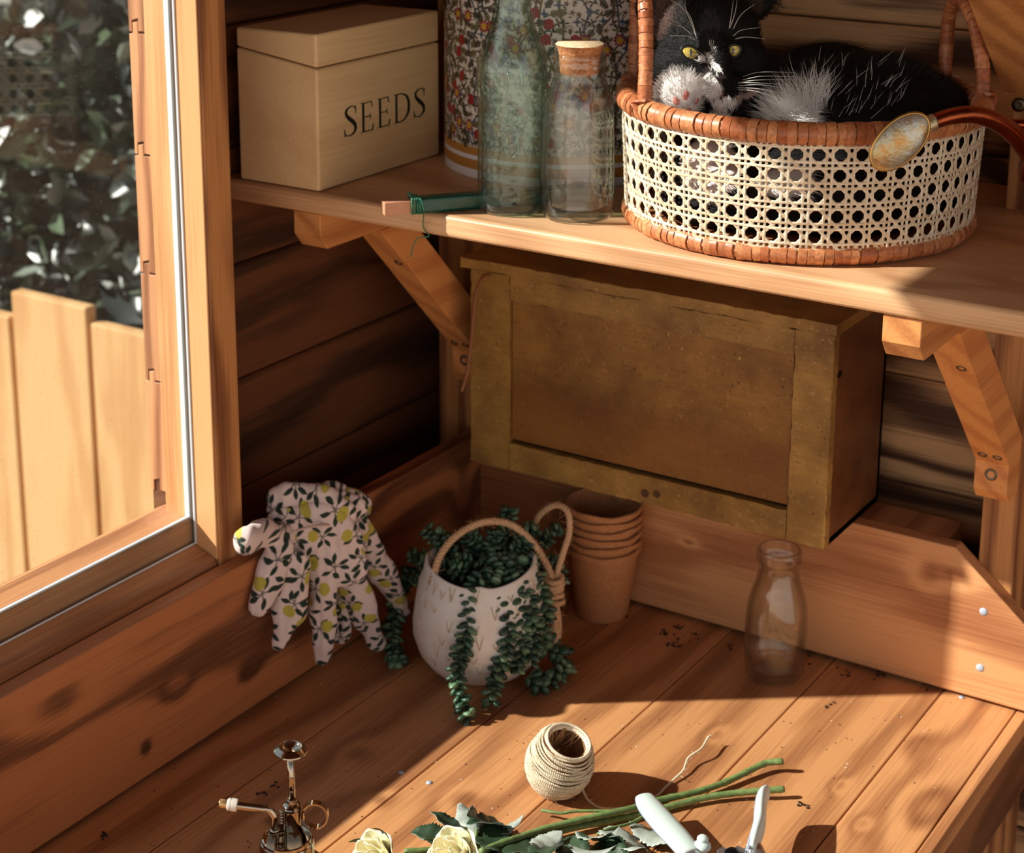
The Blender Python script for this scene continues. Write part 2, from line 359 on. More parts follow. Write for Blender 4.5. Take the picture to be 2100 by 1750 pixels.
oc = n.n('TexCoord').outputs['Object']; vo = n.n('TexVoronoi', Vector=oc, Scale=210.0)
spk = n.ramp(vo.outputs['Distance'], [(.0, .5), (.085, .32), (.13, 0.0)]); msk = n.ramp(n.noise(oc, 300, 1), [(.5, 0.0), (.56, 1.0)])
film = n.ramp(n.noise(oc, 9, 3), [(.3, .015), (.7, .045)])
m2 = n.n('MixShader'); n.put(m2, 'i0', n.math('MAXIMUM', n.math('MULTIPLY', spk, msk), film)); n.put(m2, 'i1', m.outputs[0]); n.put(m2, 'i2', d.outputs[0])
n.t.links.new(m2.outputs[0], n.out.inputs[0])
MB().box((-.0460, YL+.001, .1595), (-.0440, yr+.0002, .9715)).build('pane', n.m, win)
# ------------------------------------------------------------------ potting bench
bench = thing('potting_bench', 'orange brown wooden potting bench top of wide boards with narrow dark seams', 'bench', (.3, -.6, -.75))
xs = [-.017, .0725, .1862, .2952, .4032, .5105, .5785]
mb = MB()
for a, b in zip(xs, xs[1:]): mb.box((a+.0006, -1.25, -.019), (b-.0006, .0165, 0))
mb.box((.5790, -1.25, -.019), (.5892, .0165, 0))
mb.box((-.017, -1.25, -.021), (.58, .0165, -.0191), 1)
# knots, nail heads
mb.build('bench_top', [W_BENCH, M_DARK], bench, bevel=.0011, seg=2)
MB().box((.5705, -1.25, -.082), (.5888, .0165, -.0195)).build('apron', wood('apron_wood', (150, 92, 52), (86, 46, 24), 'Y', seed=3), bench, bevel=.0015)
for x in (.02, .54):
    for y in (-1.2, -.04): MB().box((x, y, -.75), (x+.03, y+.03, -.0215)).build('leg', W_POST, bench, bevel=.002)
for (px, py) in ((1972, 1431), (823, 1585), (880, 1606)):
    p = hit(px, py, z=0); MB().lathe([(.0001, .0001), (.0027, .0001), (.0024, .0007), (.0001, .0008)], (p.x, p.y, 0), 12).build('nail', M_ZINC, bench, smooth=True)
# ------------------------------------------------------------------ shelf on two wooden brackets
shelf = thing('wall_shelf', 'pale wooden wall shelf with rounded front edge, carrying the basket and bottles', 'shelf', (.4, -.07, ZS))
mb = MB().box((XW, YF, ZS-.0195), (1.25, YW-.001, ZS)); mb.build('shelf_board', W_SHELF, shelf, bevel=.0045, seg=4)
a = hit(1912, 722, x=.531); b = hit(2000, 942, x=.531)
def bracket(x0, x1, label):
    zt = ZS-.0200; zb = zt-.0335
    mbk = MB().prism([(YF+.004, zt), (YF+.004, zt-.0205), (YF+.014, zb), (YW, zb), (YW, zt)], 'X', x0, x1)
    bt = mbk.build('bracket_arm', W_BRACK, shelf, bevel=.0008)
    dy, dz = (b.y-a.y), (b.z-a.z); L = math.hypot(dy, dz); ny, nz = -dz/L, dy/L   # inner side
    w = .036; A = (a.y+(zb-a.z)*dy/dz, zb-.0003)
    Y2 = .0165; inner = (A[0]+ny*0+w*L/abs(dz), zb-.0003)
    zi = zb-(Y2-inner[0])*abs(dz)/dy
    poly = [A, (b.y, b.z), (b.y, b.z-.026), (b.y+.007, b.z-.036), (Y2, b.z-.036), (Y2, zi), inner]
    br = MB().prism(poly, 'X', x0, x1).build('bracket_brace', wood('brace_wood', (236, 156, 78), (190, 106, 42), 'Y', freq=190, knots=.15, contrast=.5, seed=x0*9), bt, bevel=.0008)
    ang = math.atan2(-dz, dy); Rm = Matrix.Rotation(-ang, 3, 'X')@Matrix.Rotation(PI/2, 3, 'X')
    nrm = Vector((0, -math.sin(ang), -math.cos(ang)))
    def screw(p, d, r=.0042):
        q = d.to_track_quat('Z', 'Y').to_matrix()
        MB().lathe([(r*.99, -.001), (r, .0002), (r*.72, .0004), (r*.45, -.0008), (.0001, -.001)], p, 12, M=q).build('screw', M_SCREW, bt, smooth=True)
    for t, s_ in ((.10, .68), (.93, .3), (.93, .74)):
        screw(Vector((x0+(x1-x0)*s_, a.y+dy*t, a.z+dz*t))+nrm*.0004, nrm)
    screw(Vector((x0+(x1-x0)*.5, b.y-.0004, b.z-.011)), Vector((0, -1, 0)), .0056)
bracket(.5310, .5608, 'right'); bracket(-.0215, .0085, 'left')
# ------------------------------------------------------------------ upper bracket at the top right corner
ub = thing('upper_bracket', 'big orange wooden bracket brace with screws, high up at the right of the basket', 'bracket', (.545, .017, .7))
e1 = hit(2058, 190, x=.527); e2 = hit(1985, 0, x=.527)
dy, dz = e2.y-e1.y, e2.z-e1.z
k = .30/dz; T = (e1.y+dy*k, e1.z+.30)
poly = [(e1.y, e1.z), (e1.y, e1.z-.001), (.0165, e1.z-.001), (.0165, e1.z+.06), (T[0]+.055, T[1]), (T[0], T[1])]
MB().prism(poly, 'X', .527, .577).build('bracket_brace', W_BRACK, ub, bevel=.0008)
for px in (2062, 2088):
    p = hit(px, 155, y=(e1.y+dy*.12)); MB().ell(p, (.0042, .0015, .003), nu=10, nv=6).build('screw', M_SCREW, ub, smooth=True)
p = hit(2090, 215, y=.0168); MB().lathe([(.0062, 0), (.0062, .0012), (.0035, .0018), (.0001, .001)], p, 14, M=Matrix.Rotation(PI/2, 3, 'X')).build('screw', M_SCREW, ub, smooth=True)
# ------------------------------------------------------------------ garden outside the window
yfz = .32; fe = thing('garden_fence', 'sunlit pale timber fence of upright boards beyond the window', 'fence', (-1.0, yfz, -.75))
edges = [(-330, 545), (-150, 560), (18, 600), (180, 650), (345, 700)]
P = [hit(px, py, y=yfz) for px, py in edges]
xb = [p.x for p in P]; wd = xb[2]-xb[1]
xb = [xb[2]-3*wd*.98, xb[2]-2*wd*.98, xb[2]-wd*.98, xb[2], xb[3], xb[3]+wd, xb[3]+2*wd, xb[3]+3*wd]
rr = random.Random(4)
for i, (x0, x1) in enumerate(zip(xb, xb[1:])):
    zt = hit((proj((x0, yfz, .03))[0]), 612 if i != 4 else 655, y=yfz).z if i < 3 else (hit(60, 606, y=yfz).z if i == 3 else hit(240, 676, y=yfz).z)
    MB().box((x0+.004, yfz, -.75), (x1-.004, yfz+.022, zt)).build('fence_board', W_FENCE, fe, bevel=.003)
    if i in (3,): pass
mb = MB().box((xb[0], yfz+.023, -.15), (xb[-1], yfz+.06, -.08)); mb.build('fence_rail', W_FENCE, fe)
MB().box((xb[0], yfz+.0225, -.75), (xb[-1], yfz+.0228, -.1)).build('fence_gap_shade', M_DARK, fe)  # dark sheet standing in for shade between the boards
o = MB().box((-9, -6, -.80), (-.13, 9, -.775)).build('ground_1', plain('garden_soil', (92, 84, 60), .9, bump=(20, .6, .01), var=.3)); o['kind'] = 'structure'
# hedge: a dark core and thousands of ivy leaves
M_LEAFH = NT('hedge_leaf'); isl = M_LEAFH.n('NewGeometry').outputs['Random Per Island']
M_LEAFH.bsdf(**{'Base Color': M_LEAFH.ramp(isl, [(.0, rgb(20, 30, 24)), (.55, rgb(36, 48, 36)), (.70, rgb(72, 88, 62)), (.84, rgb(110, 122, 108)), (.93, rgb(206, 210, 206)), (1.0, rgb(244, 244, 240))]), 'Roughness': .35, 'Specular IOR Level': .6})  # near-white leaf colours paint in the sun glints
hd = thing('hedge', 'dark leafy hedge with bright glinting leaves above the fence outside', 'hedge', (-2.0, 1.2, -.75))
mb = MB().box((-6, 1.25, -.77), (1.0, 1.7, 3.2)); mb.build('hedge_core', plain('hedge_core', (20, 26, 20), .95, bump=(12, .8, .02)), hd)
rr = random.Random(11); mb = MB()
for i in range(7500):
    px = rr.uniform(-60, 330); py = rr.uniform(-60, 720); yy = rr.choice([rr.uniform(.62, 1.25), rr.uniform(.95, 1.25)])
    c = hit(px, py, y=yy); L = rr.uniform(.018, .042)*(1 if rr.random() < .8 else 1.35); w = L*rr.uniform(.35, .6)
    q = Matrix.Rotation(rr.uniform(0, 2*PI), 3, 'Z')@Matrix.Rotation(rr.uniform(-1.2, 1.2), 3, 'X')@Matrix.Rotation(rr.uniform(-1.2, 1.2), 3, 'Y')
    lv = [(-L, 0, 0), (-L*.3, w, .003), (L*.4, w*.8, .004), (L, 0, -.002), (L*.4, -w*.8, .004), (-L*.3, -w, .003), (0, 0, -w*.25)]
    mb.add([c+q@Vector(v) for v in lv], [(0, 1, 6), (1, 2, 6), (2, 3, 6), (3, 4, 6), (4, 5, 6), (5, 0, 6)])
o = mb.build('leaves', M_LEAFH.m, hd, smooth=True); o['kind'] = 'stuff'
mb = MB()
for i in range(26):
    a_ = hit(rr.uniform(-40, 320), rr.uniform(-20, 640), y=rr.uniform(.8, 1.15)); b_ = a_+Vector((rr.uniform(-.3, .3), rr.uniform(-.1, .1), rr.uniform(-.06, .2)))
    mb.tube(spline([a_, (a_+b_)/2+Vector((0, 0, rr.uniform(-.04, .04))), b_], 4), rr.uniform(.003, .007), 6)
o = mb.build('twigs', plain('twig_bark', (170, 128, 92), .8), hd, smooth=True); o['kind'] = 'stuff'
# ------------------------------------------------------------------ old crate standing on the skirting under the shelf
def crate_mat(name, base, dk, hi, seed=0.0, smudge=None):
    n = NT(name); o = n.n('TexCoord').outputs['Object']; mp = n.n('Mapping', Vector=o); mp.inputs[1].default_value = (seed, seed, 0); v = mp.outputs[0]
    f1 = n.noise(v, 18, 5, .62); f2 = n.noise(v, 240, 3, .7); st = n.n('Mapping', Vector=v); st.inputs[3].default_value = (18, 200, 260)
    f3 = n.noise(st.outputs[0], 1.0, 3, .6)
    c = n.mix(n.ramp(f1, [(.35, 0.0), (.68, 1.0)]), rgb(*base), rgb(*dk))
    c = n.mix(n.math('MULTIPLY', n.ramp(f3, [(.45, 0.0), (.7, 1.0)]), .35), c, rgb(*dk))
    c = n.mix(n.ramp(f2, [(.62, 0.0), (.70, .45)]), c, rgb(*hi))
    c = n.mix(n.ramp(n.noise(v, 330, 2, .6), [(.28, .8), (.345, 0.0)]), c, rgb(50, 34, 18))
    if smudge:
        sp = n.n('SeparateXYZ'); n.put(sp, 'i0', o)
        dx = n.math('DIVIDE', n.math('SUBTRACT', sp.outputs[0], smudge[0]), smudge[2]); dz = n.math('DIVIDE', n.math('SUBTRACT', sp.outputs[2], smudge[1]), smudge[3])
        r2 = n.math('ADD', n.math('MULTIPLY', dx, dx), n.math('MULTIPLY', dz, dz)); g = n.math('EXPONENT', n.math('MULTIPLY', r2, -1.0))
        c = n.mix(n.math('MULTIPLY', g, n.math('MULTIPLY_ADD', f1, .9, .25)), c, rgb(74, 48, 24))
        # worn reddish lower part of the panel
        lo = n.ramp(n.math('ADD', sp.outputs[2], n.math('MULTIPLY', f1, .02)), [(.098, 1.0), (.106, 0.0)])
        c = n.mix(n.math('MULTIPLY', lo, .5), c, rgb(128, 78, 34))
    n.bsdf(**{'Base Color': c, 'Roughness': .42, 'Specular IOR Level': .45})
    n.bump(n.math('ADD', f2, f3), .35, .0006); return n.m
CR_Y = -.070; CX0, CX1, CZ0, CZ1 = .036, .4165, .1458, .3462
crate = thing('storage_crate', 'old worn ochre wooden crate with recessed front panel, wedged under the shelf', 'crate', (.226, -.01, CZ0))
M_CR = crate_mat('crate_paint', (178, 136, 70), (122, 86, 42), (214, 180, 124)); M_CRP = crate_mat('crate_panel_paint', (158, 112, 54), (118, 78, 36), (206, 166, 106), .7, (-.07, .085, .06, .022))
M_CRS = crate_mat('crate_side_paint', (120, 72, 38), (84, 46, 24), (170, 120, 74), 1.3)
yb = .0602
mb = MB()
mb.box((CX0, CR_Y+.012, CZ0), (CX0+.010, yb, CZ1)); mb.box((CX1-.012, CR_Y+.009, CZ0), (CX1, yb, CZ1)); mb.box((CX0, CR_Y+.01, CZ0), (CX1, yb, CZ0+.008)); mb.box((CX0, yb-.008, CZ0), (CX1, yb, CZ1))
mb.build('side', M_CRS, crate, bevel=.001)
def worn(mb, lo, hi, seed):   # a board with slightly ragged long edges
    r = random.Random(seed); x0, y0, z0 = lo; x1, y1, z1 = hi; horiz = (x1-x0) > (z1-z0); n = 40; vs = []; fs = []
    for i in range(n+1):
        t = i/n; e1 = (r.random()**4)*.0014; e2 = (r.random()**4)*.0014
        if horiz: x = x0+(x1-x0)*t; q = [(x, y0, z0+e1), (x, y0, z1-e2), (x, y1, z1-e2*.3), (x, y1, z0+e1*.3)]
        else: z = z0+(z1-z0)*t; q = [(x0+e1, y0, z), (x1-e2, y0, z), (x1-e2*.3, y1, z), (x0+e1*.3, y1, z)]
        vs += q
    for i in range(n):
        for k in range(4): fs.append((4*i+k, 4*i+(k+1) % 4, 4*i+4+(k+1) % 4, 4*i+4+k))
    fs += [(3, 2, 1, 0), (4*n, 4*n+1, 4*n+2, 4*n+3)]; mb.add(vs, fs)
xl, xr, zb_, zt_ = .0815, .3785, .1748, .3225
mb = MB(); worn(mb, (CX0, CR_Y, CZ0+.0002), (xl-.0006, CR_Y+.012, CZ1), 1); worn(mb, (xr+.0006, CR_Y, CZ0), (CX1, CR_Y+.012, CZ1), 2)
worn(mb, (xl, CR_Y+.0004, zt_), (xr, CR_Y+.012, CZ1), 3); worn(mb, (xl, CR_Y+.0002, CZ0+.0004), (xr, CR_Y+.012, zb_), 4)
fr = mb.build('front_frame', M_CR, crate)
pn = MB().box((xl+.0008, CR_Y+.0035, zb_+.0035), (xr-.0008, CR_Y+.008, zt_-.0004)).build('front_panel', M_CRP, crate, bevel=.0006)
MB().box((xl-.003, CR_Y+.0085, zb_-.003), (xr+.003, CR_Y+.0092, zt_+.003)).build('groove_shade', M_DARK, crate)  # dark sheet behind the panel edges, shade put in as colour
mb = MB(); worn(mb, (CX0-.011, CR_Y-.0012, CZ1+.0004), (CX1+.0015, CR_Y+.014, CZ1+.0112), 5); mb.box((CX0-.011, CR_Y+.014, CZ1+.0004), (CX1+.0015, yb, CZ1+.0108))
mb.build('lid', M_CR, crate)
for px, py, rr_ in ((1323, 1012, .0042), (1347, 1014, .0036)):
    p = hit(px, py, y=CR_Y); mb = MB().lathe([(.0001, .0004), (rr_, .0004), (rr_, .0009), (.0001, .0009)], (p.x, CR_Y+.0004, p.z), 14, M=Matrix.Rotation(PI/2, 3, 'X')); mb.build('nail_hole', plain('nail_hole', (84, 52, 30), .8), crate)
for px, py in ((1399, 715), (1517, 735)):
    p = hit(px, py, y=CR_Y+.0035); MB().lathe([(.0011, 0), (.0018, .0005), (.0011, .0009)], (p.x, CR_Y+.0035, p.z), 10, M=Matrix.Rotation(PI/2, 3, 'X')).build('rivet', plain('rivet', (190, 150, 100), .5), crate, smooth=True)
pts = [atd(px, py, d) for px, py, d in ((1003, 563, 1.735), (990, 568, 1.725), (976, 600, 1.72), (970, 650, 1.72), (965, 710, 1.72), (957, 765, 1.72), (946, 803, 1.72))]
MB().tube(spline(pts, 6), .0021, 8, flat=.6).build('leather_cord', plain('leather_cord', (140, 84, 46), .6, bump=(400, .4)), crate, smooth=True)
# dark hole in the crate side
p = hit(1722, 768, x=CX1); MB().ell((CX1, p.y, p.z), (.0006, .006, .0035), nu=10, nv=5).build('side_split', M_DARK, crate)

# ------------------------------------------------------------------ seeds box
M_BOX = wood('box_wood', (236, 200, 148), (206, 158, 106), 'Y', freq=34, knots=.25, rough=.55, contrast=.35, seed=21.0, spec=.25, tone=.02, kscale=2)
M_BOXE = wood('box_wood_end', (220, 182, 132), (192, 148, 98), 'X', freq=34, knots=.2, rough=.55, contrast=.35, seed=25.0, spec=.25, tone=.02)
bx = thing('seed_box', 'pale plywood box with a hinged lid, marked SEEDS in dark letters', 'box', (-.038, -.17, ZS))
X0, X1, Y0, Y1 = -.0831, .0076, -.2663, -.0815
zs_f, zs_b, zt2 = .5686, .5800, .5987
mb = MB().prism([(X0, ZS+.0006), (X1, ZS+.0006), (X1, zs_f-.0006), (X0, zs_b-.0006)], 'Y', Y0, Y1); mb.build('box_body', M_BOX, bx, bevel=.0022, seg=3)
mb = MB().prism([(X0, zs_b+.0006), (X1, zs_f+.0006), (X1, zt2), (X0, zt2-.001)], 'Y', Y0, Y1); mb.build('box_lid', M_BOX, bx, bevel=.0026, seg=3)
mb = MB().box((X0+.006, Y0+.006, zs_f-.01), (X1-.004, Y1-.006, zs_f+.012)); mb.build('seam_shade', M_DARK, bx)  # dark inner block paints shade into the lid seam
# serif lettering, drawn as stroked shapes 1 unit high
def stroke(pts, n=7):
    """pts: (x,y,width); returns quads along a smooth centre line with varying width"""
    P = [Vector((p[0], p[1], p[2])) for p in pts]; S = spline(P, n); out = []
    for i, p in enumerate(S):
        t = (S[min(i+1, len(S)-1)]-S[max(i-1, 0)]); t.z = 0; t.normalize(); nn = Vector((-t.y, t.x, 0)); out.append(((p.x+nn.x*p.z/2, p.y+nn.y*p.z/2), (p.x-nn.x*p.z/2, p.y-nn.y*p.z/2)))
    return out
def poly_stem(x0, x1): return [(x0, 0), (x1, 0), (x1, 1), (x0, 1)]
LET = {
 'S': (.52, [stroke([(.455, .80, .018), (.44, .90, .03), (.36, .975, .035), (.24, .975, .045), (.12, .88, .075), (.12, .74, .09), (.22, .60, .12), (.34, .47, .125), (.43, .33, .105), (.43, .17, .085), (.33, .05, .055), (.21, .02, .04), (.10, .06, .03), (.06, .17, .02)])],
       [[(.445, .72), (.465, .72), (.47, .99), (.44, .97)], [(.035, .27), (.055, .27), (.085, .03), (.045, .01)]]),
 'E': (.56, [], [[(.11, 0), (.185, 0), (.185, 1), (.11, 1)], [(.02, 0), (.10, .03), (.21, .03), (.30, 0)], [(.02, 1), (.30, 1), (.21, .97), (.10, .97)], [(.2, 0), (.48, 0), (.48, .035), (.2, .035)], [(.45, 0), (.50, 0), (.53, .23), (.505, .23)],
       [(.2, 1), (.2, .965), (.45, .965), (.45, 1)], [(.43, 1), (.47, 1), (.49, .80), (.465, .80)], [(.2, .49), (.2, .525), (.41, .525), (.41, .49)], [(.395, .42), (.42, .40), (.42, .61), (.395, .59)]]),
 'D': (.72, [stroke([(.16, .982, .035), (.34, .975, .045), (.52, .88, .07), (.61, .70, .085), (.63, .50, .09), (.60, .28, .085), (.48, .09, .06), (.32, .02, .045), (.16, .018, .035)])],
       [[(.11, 0), (.185, 0), (.185, 1), (.11, 1)], [(.02, 0), (.10, .03), (.21, .03), (.26, 0)], [(.02, 1), (.26, 1), (.21, .97), (.10, .97)]])}
mb = MB(); xf = X1+.0002; H = .0271; ycur = -.2309; zb0 = .5017; k = 1.494
for ch in 'SEEDS':
    wch, strokes, polys = LET[ch]
    for st in strokes:
        vs = []; 
        for a_, b_ in st: vs += [(xf, ycur+a_[0]*H*k, zb0+a_[1]*H), (xf, ycur+b_[0]*H*k, zb0+b_[1]*H)]
        mb.add(vs, [(2*i, 2*i+1, 2*i+3, 2*i+2) for i in range(len(st)-1)])
    for pl in polys: mb.add([(xf, ycur+x*H*k, zb0+y*H) for x, y in pl], [tuple(range(len(pl)))])
    ycur += (wch+.045)*H*k*1.03
lt = mb.build('lettering', plain('letter_paint', (34, 34, 30), .6, spec=.2), bx)
sm = lt.modifiers.new('s', 'SOLIDIFY'); sm.thickness = .0003; sm.offset = 0

# ------------------------------------------------------------------ floral tin
tin = thing('floral_tin', 'tall round tin printed with red flowers and dark leaves, gold bands at its foot', 'tin', (.1201, -.0356, ZS))
TC = Vector((.1201, -.0356, ZS)); TR = .1136
def enamel(n_, c, rough=.32): return plain(n_, c, rough, spec=.5)
TM = [enamel('tin_cream', (226, 218, 212)), enamel('tin_gold', (188, 132, 66), .3), enamel('tin_leaf', (62, 58, 40)), enamel('tin_red', (150, 30, 38)), enamel('tin_blue', (76, 92, 116)), enamel('tin_brown', (140, 108, 84)), enamel('tin_yellow', (200, 158, 40)), enamel('tin_white', (232, 230, 236)), enamel('tin_stem', (104, 74, 64)), enamel('tin_olive', (104, 98, 62))]
mb = MB(); TH = .21
prof = [(.0001, .0002), (TR-.004, .0002), (TR-.001, .0015), (TR, .004), (TR, TH), (TR+.0015, TH+.001), (TR+.0015, TH+.014), (TR-.002, TH+.018), (.0001, TH+.02)]
mb.lathe(prof, TC, 96)
def tband(z0, z1, mi):
    n = 96; r = TR+.0003
    vs = [(TC.x+r*math.cos(2*PI*k/n), TC.y+r*math.sin(2*PI*k/n), TC.z+z) for z in (z0, z1) for k in range(n)]
    mb.add(vs, [(k, (k+1) % n, n+(k+1) % n, n+k) for k in range(n)], mi)
tband(.0005, .0085, 7); tband(.0085, .0175, 1); tband(.0175, .0215, 7); tband(.0215, .0290, 1)
def t3(s_, z, r=0):   # surface coordinates, metres of arc from the camera-facing meridian
    a0 = math.atan2(CAM.y-TC.y, CAM.x-TC.x); a_ = a0+s_/TR; R2 = TR+.0004+r
    return (TC.x+R2*math.cos(a_), TC.y+R2*math.sin(a_), TC.z+z)
lay = [0]
def tpoly(pts, mi):
    lay[0] += 1; r = .00002*(lay[0] % 20); cx_ = sum(p[0] for p in pts)/len(pts); cz_ = sum(p[1] for p in pts)/len(pts)
    mb.add([t3(cx_, cz_, r)]+[t3(p[0], p[1], r) for p in pts], [(0, 1+i, 1+(i+1) % len(pts)) for i in range(len(pts))], mi)
def tline(pts, w, mi, taper=True):
    S = spline([Vector((p[0], p[1], 0)) for p in pts], 7); vs = []; lay[0] += 1; r = .00002*(lay[0] % 20)
    for i, p in enumerate(S):
        t = (S[min(i+1, len(S)-1)]-S[max(i-1, 0)]).normalized(); ww = w*(1-.6*i/len(S) if taper else 1)/2
        vs += [t3(p.x-t.y*ww, p.y+t.x*ww, r), t3(p.x+t.y*ww, p.y-t.x*ww, r)]
    mb.add(vs, [(2*i, 2*i+1, 2*i+3, 2*i+2) for i in range(len(S)-1)], mi); return S
def leafp(x, z, a, L, w, mi, bend=.2):
    ca, sa = math.cos(a), math.sin(a); pts = []
    for t, q in ((0, 0), (.2, .7), (.45, 1), (.75, .6), (1, 0), (.75, -.5), (.45, -.8), (.2, -.6)):
        u, v = t*L, q*w/2+bend*L*t*(1-t)*2; pts.append((x+u*ca-v*sa, z+u*sa+v*ca))
    tpoly(pts, mi)
def acanth(x, z, a, L, mi):
    tline([(x, z), (x+L*.5*math.cos(a), z+L*.5*math.sin(a)), (x+L*math.cos(a), z+L*math.sin(a))], L*.16, mi)
    for k, t in enumerate((.2, .4, .6, .8)):
        for sg in (-1, 1): leafp(x+L*t*math.cos(a), z+L*t*math.sin(a), a+sg*(1.0-.25*t), L*(.52-.25*t), L*.17, mi, .1*sg)
    leafp(x+L*.8*math.cos(a), z+L*.8*math.sin(a), a, L*.35, L*.17, mi)
def daisy(x, z, r, mi, mc, n=10):
    for k in range(n): leafp(x+r*.45*math.cos(2*PI*k/n), z+r*.45*math.sin(2*PI*k/n), 2*PI*k/n, r*.6, r*.42, mi, 0)
    tpoly([(x+r*.48*math.cos(2*PI*k/10), z+r*.48*math.sin(2*PI*k/10)) for k in range(10)], mc)
def bell(x, z, s_, mi):
    tpoly([(x-.35*s_, z+.35*s_), (x, z+.5*s_), (x+.35*s_, z+.35*s_), (x+.45*s_, z-.1*s_), (x+.38*s_, z-.5*s_), (x+.2*s_, z-.38*s_), (x, z-.55*s_), (x-.2*s_, z-.38*s_), (x-.38*s_, z-.5*s_), (x-.45*s_, z-.1*s_)], mi)
rt = random.Random(5); ZB = .0295
gx = .0082
for row in range(24):      # long winding stems first, then leaves and flowers packed between them
    pass
for i in range(-9, 10):
    s0 = i*.0185+rt.uniform(-.004, .004); mi_ = rt.choice([8, 8, 9, 4]); q = [(s0, ZB)]; z_ = ZB
    while z_ < TH-.01: z_ += .016; q.append((s0+rt.uniform(-.008, .008), z_))
    S_ = tline(q, .0015, mi_, False)
    for p in S_[4::5]:
        sg = rt.choice([-1, 1]); tline([(p.x, p.y), (p.x+sg*.004, p.y+.004), (p.x+sg*.0085, p.y+.003)], .0010, mi_)
cells = []
for row in range(int((TH-ZB)/gx)+1):
    for k in range(-20, 21): cells.append((k*gx+(gx/2 if row % 2 else 0)+rt.uniform(-.0016, .0016), ZB+.004+row*gx+rt.uniform(-.0016, .0016)))
for (cs, cz) in cells:
    if cz > TH-.004: continue
    u_ = rt.random(); a_ = rt.uniform(0, 2*PI); dk = rt.choice([2, 2, 2, 9])
    if u_ < .40: acanth(cs-.0042*math.cos(a_), cz-.0042*math.sin(a_), a_, .0098, dk)
    elif u_ < .66:
        for q in range(4): leafp(cs, cz, a_+q*1.5+rt.uniform(-.3, .3), rt.uniform(.0045, .0062), .0020, dk, rt.uniform(-.2, .2))
    elif u_ < .80: daisy(cs, cz, .0030, 5, 8, 5); leafp(cs, cz-.004, a_, .004, .0016, dk)
    elif u_ < .87: bell(cs, cz, .0100, 3)
    elif u_ < .94: daisy(cs, cz, .0062, 3, 6)
    else: daisy(cs, cz, .0042, 4, 4, 4); leafp(cs+.004, cz, a_, .005, .002, 4)
tb = mb.build('tin_body', TM, tin, smooth=True, angle=40)

# ------------------------------------------------------------------ bottles on the shelf
G_GREEN = glass('green_bottle_glass', (240, 250, 246), (176, 212, 200), .40, dust_glare=.028, bump=(90, .5, .002), gl=1.8, rough=.06)
G_CLEAR = glass('clear_bottle_glass', (254, 255, 254), (214, 224, 222), .4, dust_glare=.008, bump=(60, .2, .001), gl=1.6)
G_MILK = glass('milk_bottle_glass', (254, 254, 252), (198, 192, 174), .4, dust_glare=.006, bump=(50, .2, .001), gl=1.6)
def zat(px, py, c, r=0):   # height of a silhouette point of an upright round thing at centre c
    q = hit(px, py, y=c.y); n_ = Vector((FW.x, FW.y, 0)).normalized(); d = ray(px, py); t = (Vector(c)-CAM).dot(n_)/d.dot(n_); return (CAM+d*t).z
def bottle_prof(cpx, pts, c):
    out = []
    for hw, py in pts:
        z = zat(cpx, py, c); out.append((hw/pxm((c.x, c.y, z)), z-c.z))
    return out
c = Vector((.1809, -.2240, ZS)); gb = thing('glass_bottle', 'tall green tinted glass bottle with embossed shoulder, left of the corked one', 'bottle', c)
R0 = .0288
outer = [(.0001, .0035), (.012, .0015), (.022, .0004), (.0262, .001), (.0285, .005), (R0, .011), (R0, .095), (R0+.0008, .104), (R0+.0009, .118)]
sh = bottle_prof(1050, [(74, 172), (72, 140), (68, 118), (60, 92), (51, 66), (44, 42), (39, 20), (36.5, 0), (34, -30), (32, -70), (31, -110)], c)
sh = [p for p in sh if p[1] > .12]; zt = sh[-1][1]
outer += sh+[(sh[-1][0]+.003, zt+.002), (sh[-1][0]+.0035, zt+.012), (sh[-1][0]+.001, zt+.016), (sh[-1][0]-.003, zt+.016)]
inner = [(max(r-.0028, .0001), z) for r, z in outer[::-1] if z > .02]+[(R0-.0032, .016), (R0-.009, .0118), (.010, .010), (.0001, .0125)]
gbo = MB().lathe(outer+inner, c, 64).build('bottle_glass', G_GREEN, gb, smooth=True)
# raised lettering round the shoulder and a raised figure below it
def emb(pts, r, a0, z0, mbx, w=.0011, sc=.011, lean=0):
    S = []
    for (u, v) in pts:
        a_ = a0+(u-.5)*sc*.7/r+lean*v*.05; S.append((c.x+r*math.cos(a_), c.y+r*math.sin(a_), c.z+z0+v*sc))
    mbx.tube(spline(S, 4), w, 6)
G1 = {'I': [[(.5, 0), (.5, 1)]], 'G': [[(.9, .8), (.5, 1), (.1, .6), (.15, .2), (.5, 0), (.9, .2), (.9, .5), (.6, .5)]], 'A': [[(.1, 0), (.5, 1), (.9, 0)], [(.25, .4), (.75, .4)]], 'T': [[(.5, 0), (.5, 1)], [(.1, 1), (.9, 1)]], 'N': [[(.1, 0), (.1, 1)], [(.1, 1), (.9, 0)], [(.9, 0), (.9, 1)]], 'C': [[(.9, .8), (.5, 1), (.1, .6), (.1, .3), (.5, 0), (.9, .2)]], 'O': [[(.5, 0), (.1, .5), (.5, 1), (.9, .5), (.5, 0)]], '&': [[(.9, 0), (.3, .7), (.5, 1), (.7, .8), (.2, .3), (.5, 0), (.9, .4)]]}
ac = math.atan2(CAM.y-c.y, CAM.x-c.x); mbx = MB()
for k, ch in enumerate('IG'):
    for st in G1[ch]: emb(st, R0+.0014, ac-1.12+k*.30, .098+k*.006, mbx)
for k, ch in enumerate('CO'):
    for st in G1[ch]: emb(st, R0+.0014, ac+.95+k*.30, .102-k*.006, mbx)
for k in range(5):
    emb(G1['ATNTA'[k]][0], R0+.0014, ac-.52+k*.26, .108+.004*math.sin(k/4*PI), mbx)
